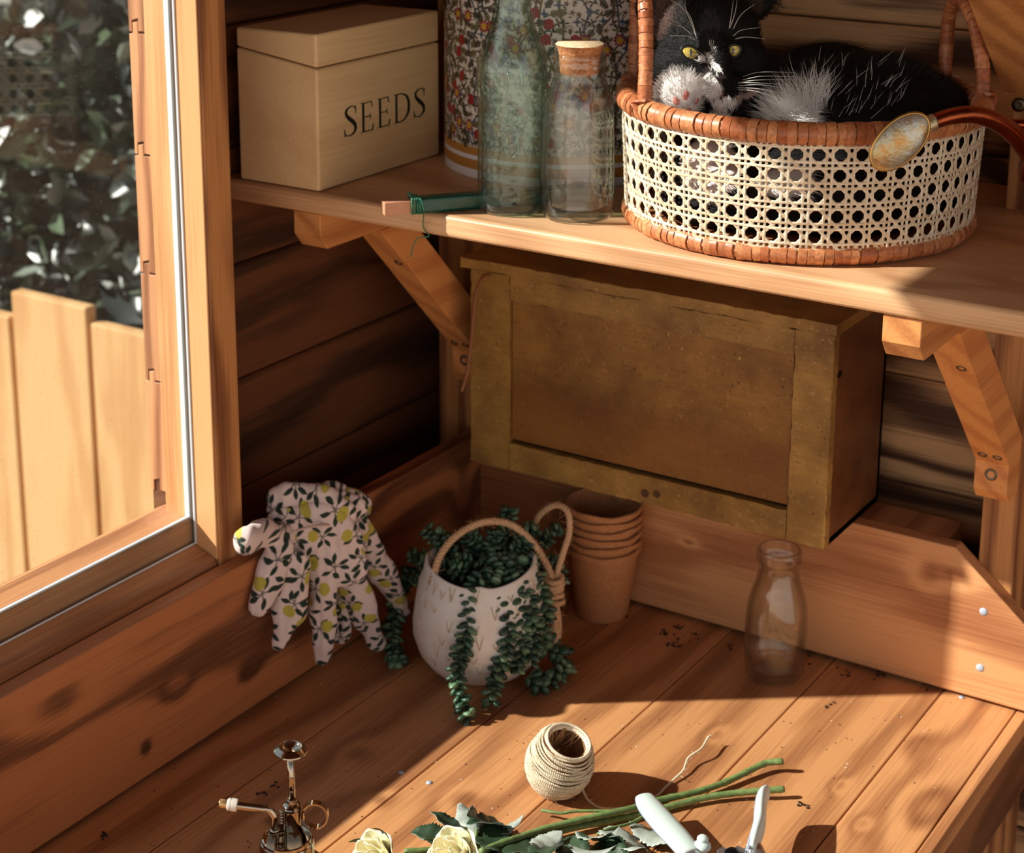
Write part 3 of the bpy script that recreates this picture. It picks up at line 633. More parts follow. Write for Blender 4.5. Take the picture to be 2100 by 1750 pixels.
for sg in (-1, 1):
    emb([(.5, 0), (.5+.5*sg, .5), (.5+.35*sg, 1), (.5+.8*sg, 1.6)], R0+.0003, ac, .050, mbx, .0012, .016)
    emb([(.5+.1*sg, 1.8), (.5+.6*sg, 2.1), (.5+.2*sg, 2.6)], R0+.0003, ac, .050, mbx, .0014, .016)
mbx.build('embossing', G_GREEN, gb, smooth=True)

c = Vector((.2389, -.2122, ZS)); cb_ = thing('corked_bottle', 'short clear glass bottle with a wide cork stopper, next to the wicker basket', 'bottle', c)
R1 = .0303
low = [(.0001, .003), (.016, .0008), (.024, .0004), (.0285, .002), (.0303, .006), (R1, .012), (R1+.0003, .04)]
up = bottle_prof(1190, [(74, 300), (73, 250), (70.5, 215), (65, 192), (58, 172), (53, 158), (52, 146), (53.5, 140), (55, 134), (55, 128), (53.5, 124), (55.5, 120), (56, 114), (54.5, 109), (51, 107)], c)
outer = low+[p for p in up if p[1] > .045]
inner = [(max(r-.0028, .0001), z) for r, z in outer[::-1] if z > .02][1:]+[(R1-.003, .013), (R1-.010, .0095), (.0001, .011)]
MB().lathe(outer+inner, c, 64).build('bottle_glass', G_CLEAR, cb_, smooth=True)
zr_ = outer[-1][1]; ri = outer[-1][0]-.0031
n = NT('cork'); o_ = n.n('TexCoord').outputs['Object']; vo = n.n('TexVoronoi', Vector=o_, Scale=420.0)
col = n.mix(n.ramp(n.noise(o_, 260, 4, .7), [(.38, 0.0), (.62, 1.0)]), rgb(206, 148, 104), rgb(176, 112, 70)); col = n.mix(n.ramp(n.noise(o_, 480, 3, .6), [(.60, 0.0), (.66, .9)]), col, rgb(96, 50, 28))
n.bsdf(**{'Base Color': col, 'Roughness': .85, 'Specular IOR Level': .1}); n.bump(n.noise(o_, 480, 3, .6), .5, -.001)
n2 = NT('cork_top'); o_ = n2.n('TexCoord').outputs['Object']; n2.bsdf(**{'Base Color': n2.mix(n2.ramp(n2.noise(o_, 320, 4, .6), [(.4, 0.0), (.7, 1.0)]), rgb(236, 214, 176), rgb(200, 160, 116)), 'Roughness': .9}); n2.bump(n2.noise(o_, 320, 3, .6), .5, .0006)
tl = Matrix.Rotation(.05, 3, 'X')
ck = MB(); zc1 = zat(1190, 88, c)-c.z
ck.lathe([(.0001, zr_-.0175), (ri-.0022, zr_-.0175), (ri-.001, zr_-.016), (ri, zr_-.0005), (50.5/pxm((c.x, c.y, c.z+zc1))-.0006, zc1-.0016), (50.5/pxm((c.x, c.y, c.z+zc1)), zc1-.0010)], c, 36)
ck.lathe([(50.5/pxm((c.x, c.y, c.z+zc1)), zc1-.0010), (50/pxm((c.x, c.y, c.z+zc1))-.0008, zc1), (.0001, zc1+.0001)], c, 36, mi=1)
ck.build('cork', [n.m, n2.m], cb_, smooth=True, angle=50)

# ------------------------------------------------------------------ stake wrapped in green film and wire
a = hit(796, 441, z=ZS+.0002); b = hit(1010, 424, z=ZS+.0002)
d = (b-a); d.z = 0; d.normalize(); sw = d.cross(UP); MS = Matrix((d, -sw, UP)).transposed(); L = .30; S0 = a
def sbox(x0, x1, w, h0, h1): 
    m_ = MB(); vs = []
    for x, y, z in ((x0,-w,h0),(x1,-w,h0),(x1,w,h0),(x0,w,h0),(x0,-w,h1),(x1,-w,h1),(x1,w,h1),(x0,w,h1)): vs.append(S0+MS@Vector((x, y, z)))
    m_.add(vs, [(0,3,2,1),(4,5,6,7),(0,1,5,4),(1,2,6,5),(2,3,7,6),(3,0,4,7)]); return m_
stk = thing('wire_stake', 'square wooden stick wrapped in dark green film and wire, lying on the shelf', 'stake', S0)
sbox(-.0045, .20, .0060, .0008, .0118).build('stick', wood('stick_wood', (214, 150, 112), (188, 116, 80), 'X', freq=120, knots=0, contrast=.3, seed=4), stk, bevel=.0006)
sbox(.0215, .19, .0074, .0002, .0138).build('green_wrap', plain('green_film', (16, 74, 60), .28, spec=.6, bump=(130, .35, .002)), stk, bevel=.0028, seg=3)
mw = MB()
for k in range(7):
    x = .0195+k*.0011+R_.uniform(-.0003, .0003); w_, h_ = .0078+R_.uniform(0, .0006), .0146; q = []
    for yy, zz in ((-w_, .001), (-w_*1.02, h_*.5), (-w_*.95, h_*.95), (0, h_+.0004), (w_*.95, h_*.95), (w_*1.02, h_*.5), (w_, .001), (0, .0006)):
        q.append(S0+MS@Vector((x+.0012*math.sin(yy*300+k), yy, zz)))
    mw.tube(q, .00055, 6, closed=True)
mw.tube(spline([S0+MS@Vector(v) for v in ((.019, -.004, .0145), (.017, 0, .018), (.021, .003, .0165), (.024, 0, .0145))], 5), .0005, 6)
e = [S0+MS@Vector((.026, -.0078, .0145)), S0+MS@Vector((.028, -.0105, .004)), hit(868, 466, y=YF-.0015), hit(880, 483, y=YF-.003), hit(874, 486, y=YF-.0045), hit(858, 488, y=YF-.004), hit(848, 503, y=YF-.004), hit(842, 527, y=YF-.004)]
mw.tube(spline(e, 6), .0005, 6)
mw.build('green_wire', plain('green_wire', (30, 120, 92), .35, spec=.6), stk, smooth=True)
# ------------------------------------------------------------------ wicker basket
BC = Vector((.3965, -.1202, ZS)); ZR = .5622; RB, RR = .1377, .1441
def rattan(name, light, dark):
    n = NT(name); isl = n.n('NewGeometry').outputs['Random Per Island']; o = n.n('TexCoord').outputs['Object']
    c = n.ramp(isl, [(0.0, rgb(*dark)), (1.0, rgb(*light))]); f = n.noise(o, 300, 3, .6)
    c = n.mix(n.ramp(f, [(.35, .45), (.6, 0.0)]), c, rgb(*[int(v*.55) for v in dark]))
    n.bsdf(**{'Base Color': c, 'Roughness': .38, 'Specular IOR Level': .5}); n.bump(f, .3, .0006); return n.m
M_RAT = rattan('rattan_wrap', (226, 154, 104), (176, 98, 58)); M_RATH = rattan('rattan_handle', (220, 142, 94), (172, 92, 54))
n = NT('cane'); isl = n.n('NewGeometry').outputs['Random Per Island']
n.bsdf(**{'Base Color': n.ramp(isl, [(0.0, rgb(214, 190, 158)), (1.0, rgb(240, 228, 206))]), 'Roughness': .4, 'Specular IOR Level': .5}); M_CANE = n.m
def wrap(mb, path, r, bw, rng, tilt=.16, closed=False, flatr=1.0, outw=None):
    S = resample(path+([path[0]] if closed else []), bw); N = 12
    for i in range(len(S)-1):
        a, b = S[i], S[i+1]; t = (b-a); 
        if t.length < 1e-6: continue
        t = t.normalized(); m = (a+b)/2; F = frame(t+Vector((rng.uniform(-tilt, tilt), rng.uniform(-tilt, tilt), rng.uniform(-tilt, tilt)*.6)))
        rj = r*rng.uniform(.96, 1.05); hw = bw*rng.uniform(.46, .54); vs = []
        for z, k in ((-hw, .92), (-hw*.94, .99), (0, 1.0), (hw*.94, .99), (hw, .92)):
            for q in range(N): th = 2*PI*q/N; vs.append(m+F@Vector((math.cos(th)*rj*k*flatr, math.sin(th)*rj*k, z)))
        mb.add(vs, [(j*N+q, j*N+(q+1) % N, (j+1)*N+(q+1) % N, (j+1)*N+q) for j in range(4) for q in range(N)])
def ring(r, z, n=160, c=BC): return [Vector((c.x+r*math.cos(2*PI*k/n), c.y+r*math.sin(2*PI*k/n), z)) for k in range(n)]
bk = thing('wicker_basket', 'round wicker basket with white cane sides and orange wrapped rim, cat lying inside', 'basket', BC)
rg = random.Random(3)
mb = MB(); wrap(mb, ring(RR, ZR), .0090, .0070, rg, closed=True); mb.tube(ring(RR, ZR), .0078, 8, closed=True); mb.build('rim', M_RAT, bk, smooth=True, angle=36)
mb = MB(); wrap(mb, ring(RB, ZS+.0085), .0082, .0066, rg, closed=True); mb.tube(ring(RB, ZS+.0085), .0072, 8, closed=True)
mb.build('base_ring', M_RAT, bk, smooth=True, angle=36)
MB().lathe([(.0001, ZS+.004), (RB-.002, ZS+.004), (RB-.002, ZS+.009), (.0001, ZS+.009)], (BC.x, BC.y, 0), 64).build('basket_floor', M_RATH, bk)
NC = 56; z0c, z1c = ZS+.010, ZR-.004; pitch = 2*PI*.1425/NC
def cp(u, v, off=0):    # u cells round, v cells up
    z = z0c+v*pitch; t = (z-z0c)/(z1c-z0c); r = RB+.0040+(RR+.0020-RB-.0040)*t+off; a = 2*PI*u/NC
    return Vector((BC.x+r*math.cos(a), BC.y+r*math.sin(a), z)), Vector((math.cos(a), math.sin(a), 0))
def strip(mb, PN, w, t=.0009):
    vs = []; m = len(PN)
    for i, (p, nn) in enumerate(PN):
        tt = (PN[min(i+1, m-1)][0]-PN[max(i-1, 0)][0]).normalized(); s_ = tt.cross(nn).normalized()
        vs += [p-s_*w/2, p-s_*w*.25+nn*t, p+s_*w*.25+nn*t, p+s_*w/2, p-nn*t*.3]
    fs = [(5*i+k, 5*i+(k+1) % 5, 5*i+5+(k+1) % 5, 5*i+5+k) for i in range(m-1) for k in range(5)]
    mb.add(vs, fs)
VM = (z1c-z0c)/pitch; mb = MB(); ns = 26
for u in range(NC):
    for du in (-.14, .14):
        uu = u+du+rg.uniform(-.012, .012)
        strip(mb, [cp(uu+rg.uniform(-.006, .006), VM*k/ns, .0004*math.sin(2*PI*VM*k/ns*1+du*20)+.0005) for k in range(ns+1)], .0023)
v = 0.42; rows = [.35+i for i in range(int(VM)+1) if .35+i < VM-.05]
for v in rows:
    for dv in (-.14, .14):
        strip(mb, [cp(k/3, v+dv+.012*math.sin(k*.37+dv*9), .0007+.0004*math.sin(2*PI*k/3+dv*20)) for k in range(NC*3+1)], .0023)
ph0 = .35
for u in range(NC):
    for sg in (-1, 1):
        strip(mb, [cp(u+.5+sg*(VM*k/ns-ph0), VM*k/ns, .0003 if sg > 0 else .0006) for k in range(ns+1)], .0025)
mb.build('cane_webbing', M_CANE, bk, smooth=False)
def rimpt(px, py):
    return min((Vector((BC.x+RR*math.cos(t*PI/360), BC.y+RR*math.sin(t*PI/360), ZR)) for t in range(720)), key=lambda p: (proj(p)[0]-px)**2*1+(proj(p)[1]-py)**2)
def handle(A, B, top_px, mids):
    a, b = rimpt(*A), rimpt(*B); da, db = (a-CAM).dot(FW), (b-CAM).dot(FW); m = mids
    P = [a]+[atd(px, py, da+(db-da)*t) for px, py, t in m]+[b]
    mbh = MB(); S = spline(P, 12); wrap(mbh, S, .0060, .0060, rg, tilt=.12); mbh.tube(S, .0052, 8)
    for e in (a, b):   # lashing where the handle meets the rim
        d_ = Vector((-(e.y-BC.y), e.x-BC.x, 0)).normalized()
        for sg in (-1, 1): 
            q = [e-d_*.010*sg+UP*.007+(e-BC).normalized()*.004, e+(e-BC).normalized()*.0115, e+d_*.010*sg-UP*.009+(e-BC).normalized()*.006]
            mbh.tube(spline(q, 5), .0032, 8, flat=.5)
    return mbh.build('handle', M_RATH, bk, smooth=True, angle=36)
handle((1302, 176), (1326, 216), None, [(1303, 90, .05), (1307, 0, .15), (1313, -75, .4), (1319, -80, .6), (1323, 0, .9), (1325, 100, .97)])
handle((1938, 166), (2018, 208), None, [(1940, 110, .03), (1945, 45, .12), (1956, 5, .3), (1972, 0, .55), (1992, 30, .8), (2006, 80, .92), (2016, 150, .98)])
# ------------------------------------------------------------------ cat
cat = thing('cat', 'black and white cat with yellow eyes curled up in the wicker basket', 'cat', (.3965, -.1202, ZS+.012))
VR = Matrix.Rotation(VIEWROT, 3, 'Z')
atd0 = atd
def atd(px, py, d): return atd0(px, py, d*.9838)  # cat depths pulled towards the camera along the line of sight, like the shelf
def E_(px, py, d, rx, ry, rz, rot=None): return ('e', atd(px, py, d), (rx, ry, rz), VR@rot if rot is not None else VR)
def RY(a): return Matrix.Rotation(a, 3, 'Y')
items = [
 E_(1775, 268, 1.535, .088, .088, .066), E_(1672, 262, 1.52, .064, .070, .058), E_(1880, 292, 1.53, .052, .074, .062), E_(1640, 330, 1.52, .100, .085, .045), E_(1775, 350, 1.50, .078, .080, .040),
 E_(1560, 215, 1.53, .050, .050, .042), E_(1700, 195, 1.56, .06, .05, .045),
 # head
 E_(1452, 78, 1.512, .0435, .040, .041), E_(1398, 138, 1.498, .0235, .026, .024), E_(1515, 130, 1.498, .024, .027, .024), E_(1455, 128, 1.490, .033, .028, .026),
 ('c', atd(1459, 96, 1.474), atd(1478, 154, 1.453), .0125, .0085), E_(1458, 182, 1.457, .0135, .0120, .0125), E_(1499, 178, 1.462, .0120, .012, .0110), E_(1482, 207, 1.457, .0140, .012, .0095),
 E_(1480, 240, 1.485, .026, .024, .026), E_(1520, 230, 1.495, .024, .024, .024),
 # foreleg and paw
 ('c', atd(1405, 275, 1.475), atd(1394, 206, 1.455), .0150, .0170), E_(1390, 196, 1.450, .0180, .0165, .0175),
 E_(1372, 178, 1.447, .0085, .009, .010), E_(1392, 168, 1.446, .0085, .009, .010), E_(1414, 172, 1.446, .0085, .009, .010), E_(1428, 190, 1.449, .0075, .009, .0090),
 # ears
 E_(1356, 22, 1.515, .022, .0075, .026, RY(-.35)), E_(1345, -22, 1.520, .0145, .006, .022, RY(-.4)), E_(1548, -8, 1.522, .019, .0075, .024, RY(.45)), E_(1562, -45, 1.525, .012, .006, .020, RY(.5)),
 # tucked hind paws and tail near the floor of the basket
 E_(1560, 380, 1.43, .050, .030, .020), E_(1700, 385, 1.41, .055, .025, .022), E_(1450, 345, 1.46, .028, .030, .030),
 E_(1450, 385, 1.52, .045, .050, .024), E_(1545, 405, 1.50, .080, .075, .024), E_(1700, 410, 1.49, .085, .080, .024)]
me = blob(items, .0022, 8)
def inE(x, y, cx_, cy_, rx, ry, rot=0, soft=.18):
    c_, s_ = math.cos(rot), math.sin(rot); dx, dy = x-cx_, y-cy_; u = (dx*c_+dy*s_)/rx; v = (-dx*s_+dy*c_)/ry
    return np.clip((1-np.sqrt(u*u+v*v))/soft+.5, 0, 1)
def cat_tint(co, soft=.18):
    x, y = npproj(co); n_ = len(co)
    jx = np.sin(co[:, 0]*900)+np.sin(co[:, 2]*1300+co[:, 1]*700); x = x+jx*1.2; y = y+jx*1.0
    base = np.tile(np.array([.0065, .0055, .0055, 1]), (n_, 1))
    def lay_(w, c):
        nonlocal base; base = base*(1-w[:, None])+np.array([*c, 1])*w[:, None]
    dep = (co-np.array(CAM))@np.array(FW)/.9838
    lay_(inE(x, y, 1362, 30, 22, 52, .25)*.8, (.10, .055, .045)); lay_(inE(x, y, 1545, -10, 16, 40, -.3)*.5, (.09, .05, .03))
    wh = (.90, .85, .82)
    lay_(inE(x, y, 1456, 178, 23, 27, -.6), wh); lay_(inE(x, y, 1486, 211, 27, 11, -.1), wh); lay_(inE(x, y, 1474, 246, 26, 24), wh)
    lay_(inE(x, y, 1470, 139, 11, 7, .8), wh); lay_(inE(x, y, 1455, 120, 5, 13, -.35)*.7, wh); lay_(inE(x, y, 1461, 100, 3, 10, -.3)*.5, wh); lay_(inE(x, y, 1448, 150, 4, 13, .5)*.7, wh)
    lay_(inE(x, y, 1532, 194, 26, 6, -.28), (.72, .55, .50)); lay_(inE(x, y, 1440, 122, 6, 7), wh); lay_(inE(x, y, 1478, 190, 7, 3, .3)*.6, (.55, .22, .20))
    lay_(inE(x, y, 1390, 194, 50, 50)*(dep < 1.482), (.92, .88, .86)); lay_(inE(x, y, 1640, 232, 40, 34), (.82, .79, .76)); lay_(inE(x, y, 1455, 345, 60, 60)*(dep < 1.5), (.8, .68, .64)); lay_(inE(x, y, 1610, 375, 60, 30)*(dep < 1.5)*.9, (.75, .7, .68))
    lay_(inE(x, y, 1455, 55, 22, 36)*.06, (.3, .28, .26))
    return base
M_FURB = attr_mat('cat_skin', .75, .25, bump=(900, .5, .0008)); M_FUR = attr_mat('cat_fur', .6, .15)
body = mesh_part('body', me, M_FURB, cat, tint=cat_tint)
from mathutils.bvhtree import BVHTree
co = np.empty(len(me.vertices)*3, np.float32); me.vertices.foreach_get('co', co); co = co.reshape(-1, 3)+np.array(wloc(cat), np.float32)
polys = [tuple(p.vertices) for p in me.polygons]; bvh = BVHTree.FromPolygons([Vector(c_) for c_ in co.tolist()], polys)
def onc(px, py, default=1.47):
    r = bvh.ray_cast(CAM, ray(px, py).normalized()); return (r[0], r[1]) if r[0] is not None else (atd(px, py, default), -HA)
# fur
nv = np.empty(len(me.polygons)*3, np.float32); me.polygons.foreach_get('normal', nv); nv = nv.reshape(-1, 3)
ct = np.array([co[list(p)].mean(0) for p in polys]); ar = np.empty(len(me.polygons), np.float32); me.polygons.foreach_get('area', ar)
px_, py_ = npproj(ct); dp_ = (ct-np.array(CAM))@np.array(FW)/.9838
facing = (nv*(np.array(CAM)-ct)).sum(1)/np.linalg.norm(np.array(CAM)-ct, axis=1)
wgt = ar*np.where(facing > -.35, 1.0, .12)*np.where((px_ > 1330) & (py_ < 300), 1.0, .25)
headm = (px_ < 1575) & (py_ < 232) & (dp_ < 1.53); wgt = wgt*np.where(headm, 2.2, 1.0)
rng = np.random.default_rng(5); NS = 34000; idx = rng.choice(len(ct), NS, p=wgt/wgt.sum())
tin_all = cat_tint(ct)
hc = np.array(atd(1462, 130, 1.46)); V = []; F = []; Cc = []
down = np.array([0, 0, -1.0]); Rv = np.array(HR)
for i in idx:
    p = ct[i]+rng.normal(0, .0008, 3); n_ = nv[i]; col = tin_all[i].copy(); white = col[0] > .2
    if headm[i]:
        flow = (p-hc); L = rng.uniform(.0035, .0065); up_ = .30
        if px_[i] < 1450 and 140 < py_[i] and dp_[i] < 1.475 and white: flow = p-np.array(atd(1402, 215, 1.45)); L = rng.uniform(.004, .009); up_ = .5
    else:
        flow = Rv*1.0+down*.35-np.array([0, 0, 0]); L = rng.uniform(.008, .016); up_ = .38
        if px_[i] > 1860: flow = Rv*.6+down*.9
    flow = flow/(np.linalg.norm(flow)+1e-9); t = flow-n_*flow.dot(n_); t = t/(np.linalg.norm(t)+1e-6)
    t = t+rng.normal(0, .22, 3); d1 = t+n_*up_; d1 /= np.linalg.norm(d1); s = np.cross(d1, n_); s /= (np.linalg.norm(s)+1e-6)
    w = (.00016 if not white else .0002)*rng.uniform(.8, 1.6); d2 = d1-n_*.25+down*.1
    a, b_, c_ = p, p+d1*L*.5, p+(d1+d2)*.5*L; k = len(V)
    V += [a-s*w, a+s*w, b_-s*w*.8, b_+s*w*.8, c_]; F += [(k, k+1, k+3, k+2), (k+2, k+3, k+4)]
    if not white: g = rng.uniform(.4, 1.6); col[:3] = col[:3]*g
    else: col[:3] *= rng.uniform(.75, 1.12)
    Cc += [col]*5
def strand(root, d, L, w, col, curl=(0, 0, 0), seg=5):
    d = np.array(d, float); d /= np.linalg.norm(d); s = np.cross(d, np.array(-FW)); s /= np.linalg.norm(s)+1e-9; k = len(V); p = np.array(root, float)
    for j in range(seg):
        ww = w*(1-j/seg); V.extend([p-s*ww, p+s*ww]); d = d+np.array(curl)/seg; d /= np.linalg.norm(d); p = p+d*L/seg
    V.append(p); F.extend([(k+2*j, k+2*j+1, k+2*j+3, k+2*j+2) for j in range(seg-1)]+[(k+2*seg-2, k+2*seg-1, k+2*seg)]); Cc.extend([list(col)]*(2*seg+1))
HRn, UPn, HAn = np.array(HR), np.array([0, 0, 1.0]), np.array(HA)
for i in range(620):    # white tuft
    t = rng.random(); px = 1585+105*t+rng.normal(0, 6); py = 250-50*t+rng.normal(0, 11); q, _ = onc(px, py)
    ang = .95-.95*t+rng.normal(0, .22); L = rng.uniform(.016, .040)*(.75+.5*t*(1-t)*2)
    g = rng.uniform(.75, 1.0); strand(q, -HRn*math.sin(ang)+UPn*math.cos(ang)-HAn*rng.uniform(0, .5), L, .00022, (g, g*.96, g*.93, 1), curl=HRn*rng.normal(.1, .3)-UPn*.15)
for i in range(60):    # long white guard hairs
    px = rng.uniform(1660, 1850); py = rng.uniform(125, 245); q, _ = onc(px, py); a_ = rng.uniform(-.1, .8)
    strand(q, HRn*math.sin(a_)+UPn*math.cos(a_)-HAn*.4, rng.uniform(.010, .022), .00016, (.85, .82, .8, 1), curl=HRn*rng.normal(0, .2))
for i in range(260):    # black wisps on the back line
    px = rng.uniform(1580, 1960); py = 118+max(0, (px-1780)/180)**2*70+max(0, (1680-px)/100)*8+rng.uniform(0, 25); q, _ = onc(px, py); a_ = rng.uniform(.2, 1.3)
    strand(q, HRn*math.sin(a_)+UPn*math.cos(a_), rng.uniform(.008, .016), .00018, (.012, .010, .009, 1), curl=-UPn*.3)
for i in range(260):    # fringe round the raised paw and on the chest
    a_ = rng.uniform(-1.9, 1.7); q, _ = onc(1393+42*math.sin(a_), 190-34*math.cos(a_)); strand(q, HRn*math.sin(a_)+UPn*math.cos(a_)-HAn*.3, rng.uniform(.005, .011), .00014, (.8, .75, .72, 1), curl=UPn*.1)
for i in range(160):    # ear hair
    q, _ = onc(rng.uniform(1340, 1395), rng.uniform(-5, 75)); strand(q, HRn*rng.uniform(-.2, .9)+UPn*.7-HAn*.4, rng.uniform(.008, .016), .00014, (.16, .10, .08, 1), curl=HRn*.3)
fm = bpy.data.meshes.new('fur'); fm.from_pydata([tuple(float(c_) for c_ in (np.array(v)-np.array(wloc(cat)))) for v in V], [], F)
a = fm.attributes.new('tint', 'FLOAT_COLOR', 'POINT'); a.data.foreach_set('color', np.array(Cc, np.float32).ravel()); fm.materials.append(M_FUR)
fo = bpy.data.objects.new('fur', fm); COL.objects.link(fo); fo.parent = cat; fo['kind'] = 'stuff'; ORG[fo.name] = wloc(cat)
# eyes
n = NT('cat_iris'); gc = n.n('TexCoord').outputs['Object']; nz = n.noise(gc, 600, 3, .6)
n.bsdf(**{'Base Color': n.ramp(nz, [(.3, rgb(170, 140, 50)), (.6, rgb(206, 184, 96)), (.8, rgb(228, 212, 140))]), 'Roughness': .12, 'Coat Weight': 1.0, 'Coat Roughness': .03})
M_BLK = plain('pupil_black', (6, 5, 5), .08, spec=.8); M_LID = plain('eyelid_black', (10, 8, 8), .35)
def eye(px, py, hw, hh, ang, pup):
    q, nn = onc(px, py); t = (CAM-q).normalized(); Z = t; X_ = (RX-Z*RX.dot(Z)).normalized(); Y_ = Z.cross(X_); sc = 1/pxm(q)
    ca, sa = math.cos(ang), math.sin(ang); Xr = X_*ca+Y_*sa; Yr = -X_*sa+Y_*ca; M3 = Matrix((Xr, Yr, Z)).transposed()
    a_, b_ = hw*sc, hh*sc; base = q+Z*.0006
    def almond(k, zz, n_=28, bul=.0):
        out = []
        for i in range(n_):
            th = 2*PI*i/n_; x = math.cos(th); y = math.sin(th); y = math.copysign(abs(y)**1.25, y); out.append(base+M3@Vector((x*a_*k, y*b_*k, zz)))
        return out
    mbe = MB(); rings = [(1.0, 0.0), (.85, .0012), (.6, .0021), (.3, .0027)]; vs = []; fs = []
    for k, z in rings: vs += almond(k, z)
    vs.append(base+Z*.0029)
    for i in range(3):
        for j in range(28): fs.append((i*28+j, i*28+(j+1) % 28, (i+1)*28+(j+1) % 28, (i+1)*28+j))
    fs += [(84+j, 84+(j+1) % 28, 112) for j in range(28)]
    mbe.add(vs, fs); eo = mbe.build('eye', n.m, cat, smooth=True)
    mbp = MB(); pv = []
    Mv = Matrix((X_, Y_, Z)).transposed()
    for i in range(16):
        th = 2*PI*i/16; pv.append(base+Mv@Vector((pup*hw*sc+math.cos(th)*.0010, .0006+math.copysign(abs(math.sin(th))**1.6, math.sin(th))*b_*.72, .0031)))
    mbp.add(pv+[base+Z*.0033+X_*pup*hw*sc], [(i, (i+1) % 16, 16) for i in range(16)]); mbp.build('pupil', M_BLK, eo)
    mbl = MB(); mbl.tube(almond(1.04, .0006), .0011, 8, closed=True); mbl.build('eyelid', M_LID, cat, smooth=True)
eye(1417, 109, 21, 12.5, -.42, .0); eye(1504, 105, 16, 12, .55, -.05)
q, nn = onc(1479, 158); Z = (CAM-q).normalized(); M3 = frame(Z)
mbn = MB(); mbn.ell(q+Z*.0002, (.0048, .0036, .0022), M3, 14, 8); mbn.ell(q+Z*.0001-UP*.003, (.0022, .003, .0016), M3, 10, 6); mbn.build('nose', plain('nose_leather', (34, 22, 22), .35, bump=(1500, .4, .0004)), cat, smooth=True)
M_PAD = plain('paw_pad', (204, 112, 98), .6, bump=(900, .3, .0004))
for px, py, rx, ry, an in ((1387, 207, 7, 10, .3), (1406, 196, 7, 10, -.2), (1428, 207, 5.5, 8, -.5), (1406, 227, 13, 8, 0)):
    q, nn = onc(px, py); sc = 1/pxm(q); M3 = frame((CAM-q).normalized())@Matrix.Rotation(an, 3, 'Z'); MB().ell(q, (rx*sc, ry*sc, .0016), M3, 14, 8).build('paw_pad', M_PAD, cat, smooth=True)
M_WH = plain('whisker', (236, 230, 224), .4)
def whisk(pts, w=.00030, d0=0.0):
    q, _ = onc(pts[0][0], pts[0][1]); d = (q-CAM).dot(FW)/.9838; P = [q]+[atd(px, py, d-.006*k-d0) for k, (px, py) in enumerate(pts[1:], 1)]
    S = spline(P, 6); MB().tube(S, [w*(1-.85*i/len(S)) for i in range(len(S))], 5).build('whisker', M_WH, cat, smooth=True)
for ps in ([(1520, 158), (1560, 148), (1632, 149)], [(1522, 164), (1570, 156), (1660, 160)], [(1520, 168), (1560, 164), (1640, 163)], [(1512, 170), (1550, 170), (1620, 174)], [(1514, 176), (1560, 174), (1618, 182)], [(1510, 180), (1555, 182), (1600, 191)], [(1512, 184), (1545, 186), (1575, 196)],
           [(1429, 80), (1418, 40), (1406, 18), (1405, 0)], [(1428, 76), (1412, 34), (1395, 12), (1375, 0)], [(1420, 72), (1400, 56), (1380, 50)], [(1428, 84), (1408, 74), (1375, 74)],
           [(1495, 60), (1500, 30), (1504, 0)], [(1497, 58), (1507, 28), (1512, 0)], [(1503, 60), (1520, 30), (1548, 8)], [(1504, 74), (1520, 62), (1560, 56)], [(1508, 80), (1530, 76), (1570, 80)]):
    whisk(ps)

atd = atd0
# ------------------------------------------------------------------ fibre pots, nested
M_FIB = plain('fibre_pot', (188, 128, 84), .85, spec=.15, bump=(300, .25, .0006), var=.08)
c0 = hit(1236, 1281, z=0)+HA*.0245; c0.z = 0
def zfront(px, py, c, r): return zat(px, py, c-HA*r)
zt6, zt1 = zfront(1246, 1063, c0, .038), zfront(1246, 1147, c0, .038); st_ = (zt6-zt1)/5
rp = random.Random(8); names = ['bottom pot of the stack of tan fibre plant pots, the only one showing its side', 'second tan fibre pot from the bottom of the nested stack', 'third tan fibre pot from the bottom of the nested stack', 'third tan fibre pot from the top of the nested stack', 'second tan fibre pot from the top of the nested stack', 'topmost tan fibre plant pot of the nested stack, with dark open inside']
def fib_prof(h): return [(.0001, .0), (.0243, .0), (.0262, .003), (.0350, h-.0060), (.0384, h-.0054), (.0386, h-.0006), (.0378, h), (.0366, h), (.0345, h-.006), (.0235, .0025), (.0001, .002)]
fp0 = None
for k in range(6):
    g = thing('fibre_pot', names[k], 'plant pot', (c0.x, c0.y, .0004+k*st_), 'nested fibre plant pots')
    if k == 0:
        fp0 = MB().lathe(fib_prof(zt1), (c0.x, c0.y, .0004), 48, wob=lambda q, th: Vector((q.x, q.y, q.z+(.0008*math.sin(3*th+1)+.0004*math.sin(7*th)) if q.z > .04 else q.z))).build('pot_wall', M_FIB, g, smooth=True, angle=50)
    else:
        d = fp0.copy(); COL.objects.link(d); d.parent = g; d.rotation_euler = (0, 0, k*1.3); d.scale = (.999, .999, 1)
# ------------------------------------------------------------------ milk bottle on the bench
c = hit(1597, 1419, z=0)+HA*.0335; c.z = 0
mk = thing('milk_bottle', 'small empty clear milk bottle standing on the bench below the crate corner', 'bottle', c)
up = bottle_prof(1603, [(63.5, 1290), (63, 1262), (61, 1240), (57, 1222), (51, 1204), (45, 1188), (42, 1172), (40.5, 1160), (42, 1153), (46, 1149), (46.5, 1143), (45.5, 1137), (46.5, 1131), (45, 1127), (41.5, 1124)], c)
rb_ = 62/pxm(c+UP*.03)
outer = [(.0001, .003), (.018, .0008), (rb_-.006, .0006), (rb_-.002, .003), (rb_, .008), (rb_, .03)]+[p for p in up if p[1] > .032]
inner = [(max(r-.0024, .0001), z) for r, z in outer[::-1] if z > .02][1:]+[(rb_-.0028, .012), (rb_-.008, .008), (.0001, .0095)]
MB().lathe(outer+inner, c, 56).build('bottle_glass', G_MILK, mk, smooth=True)
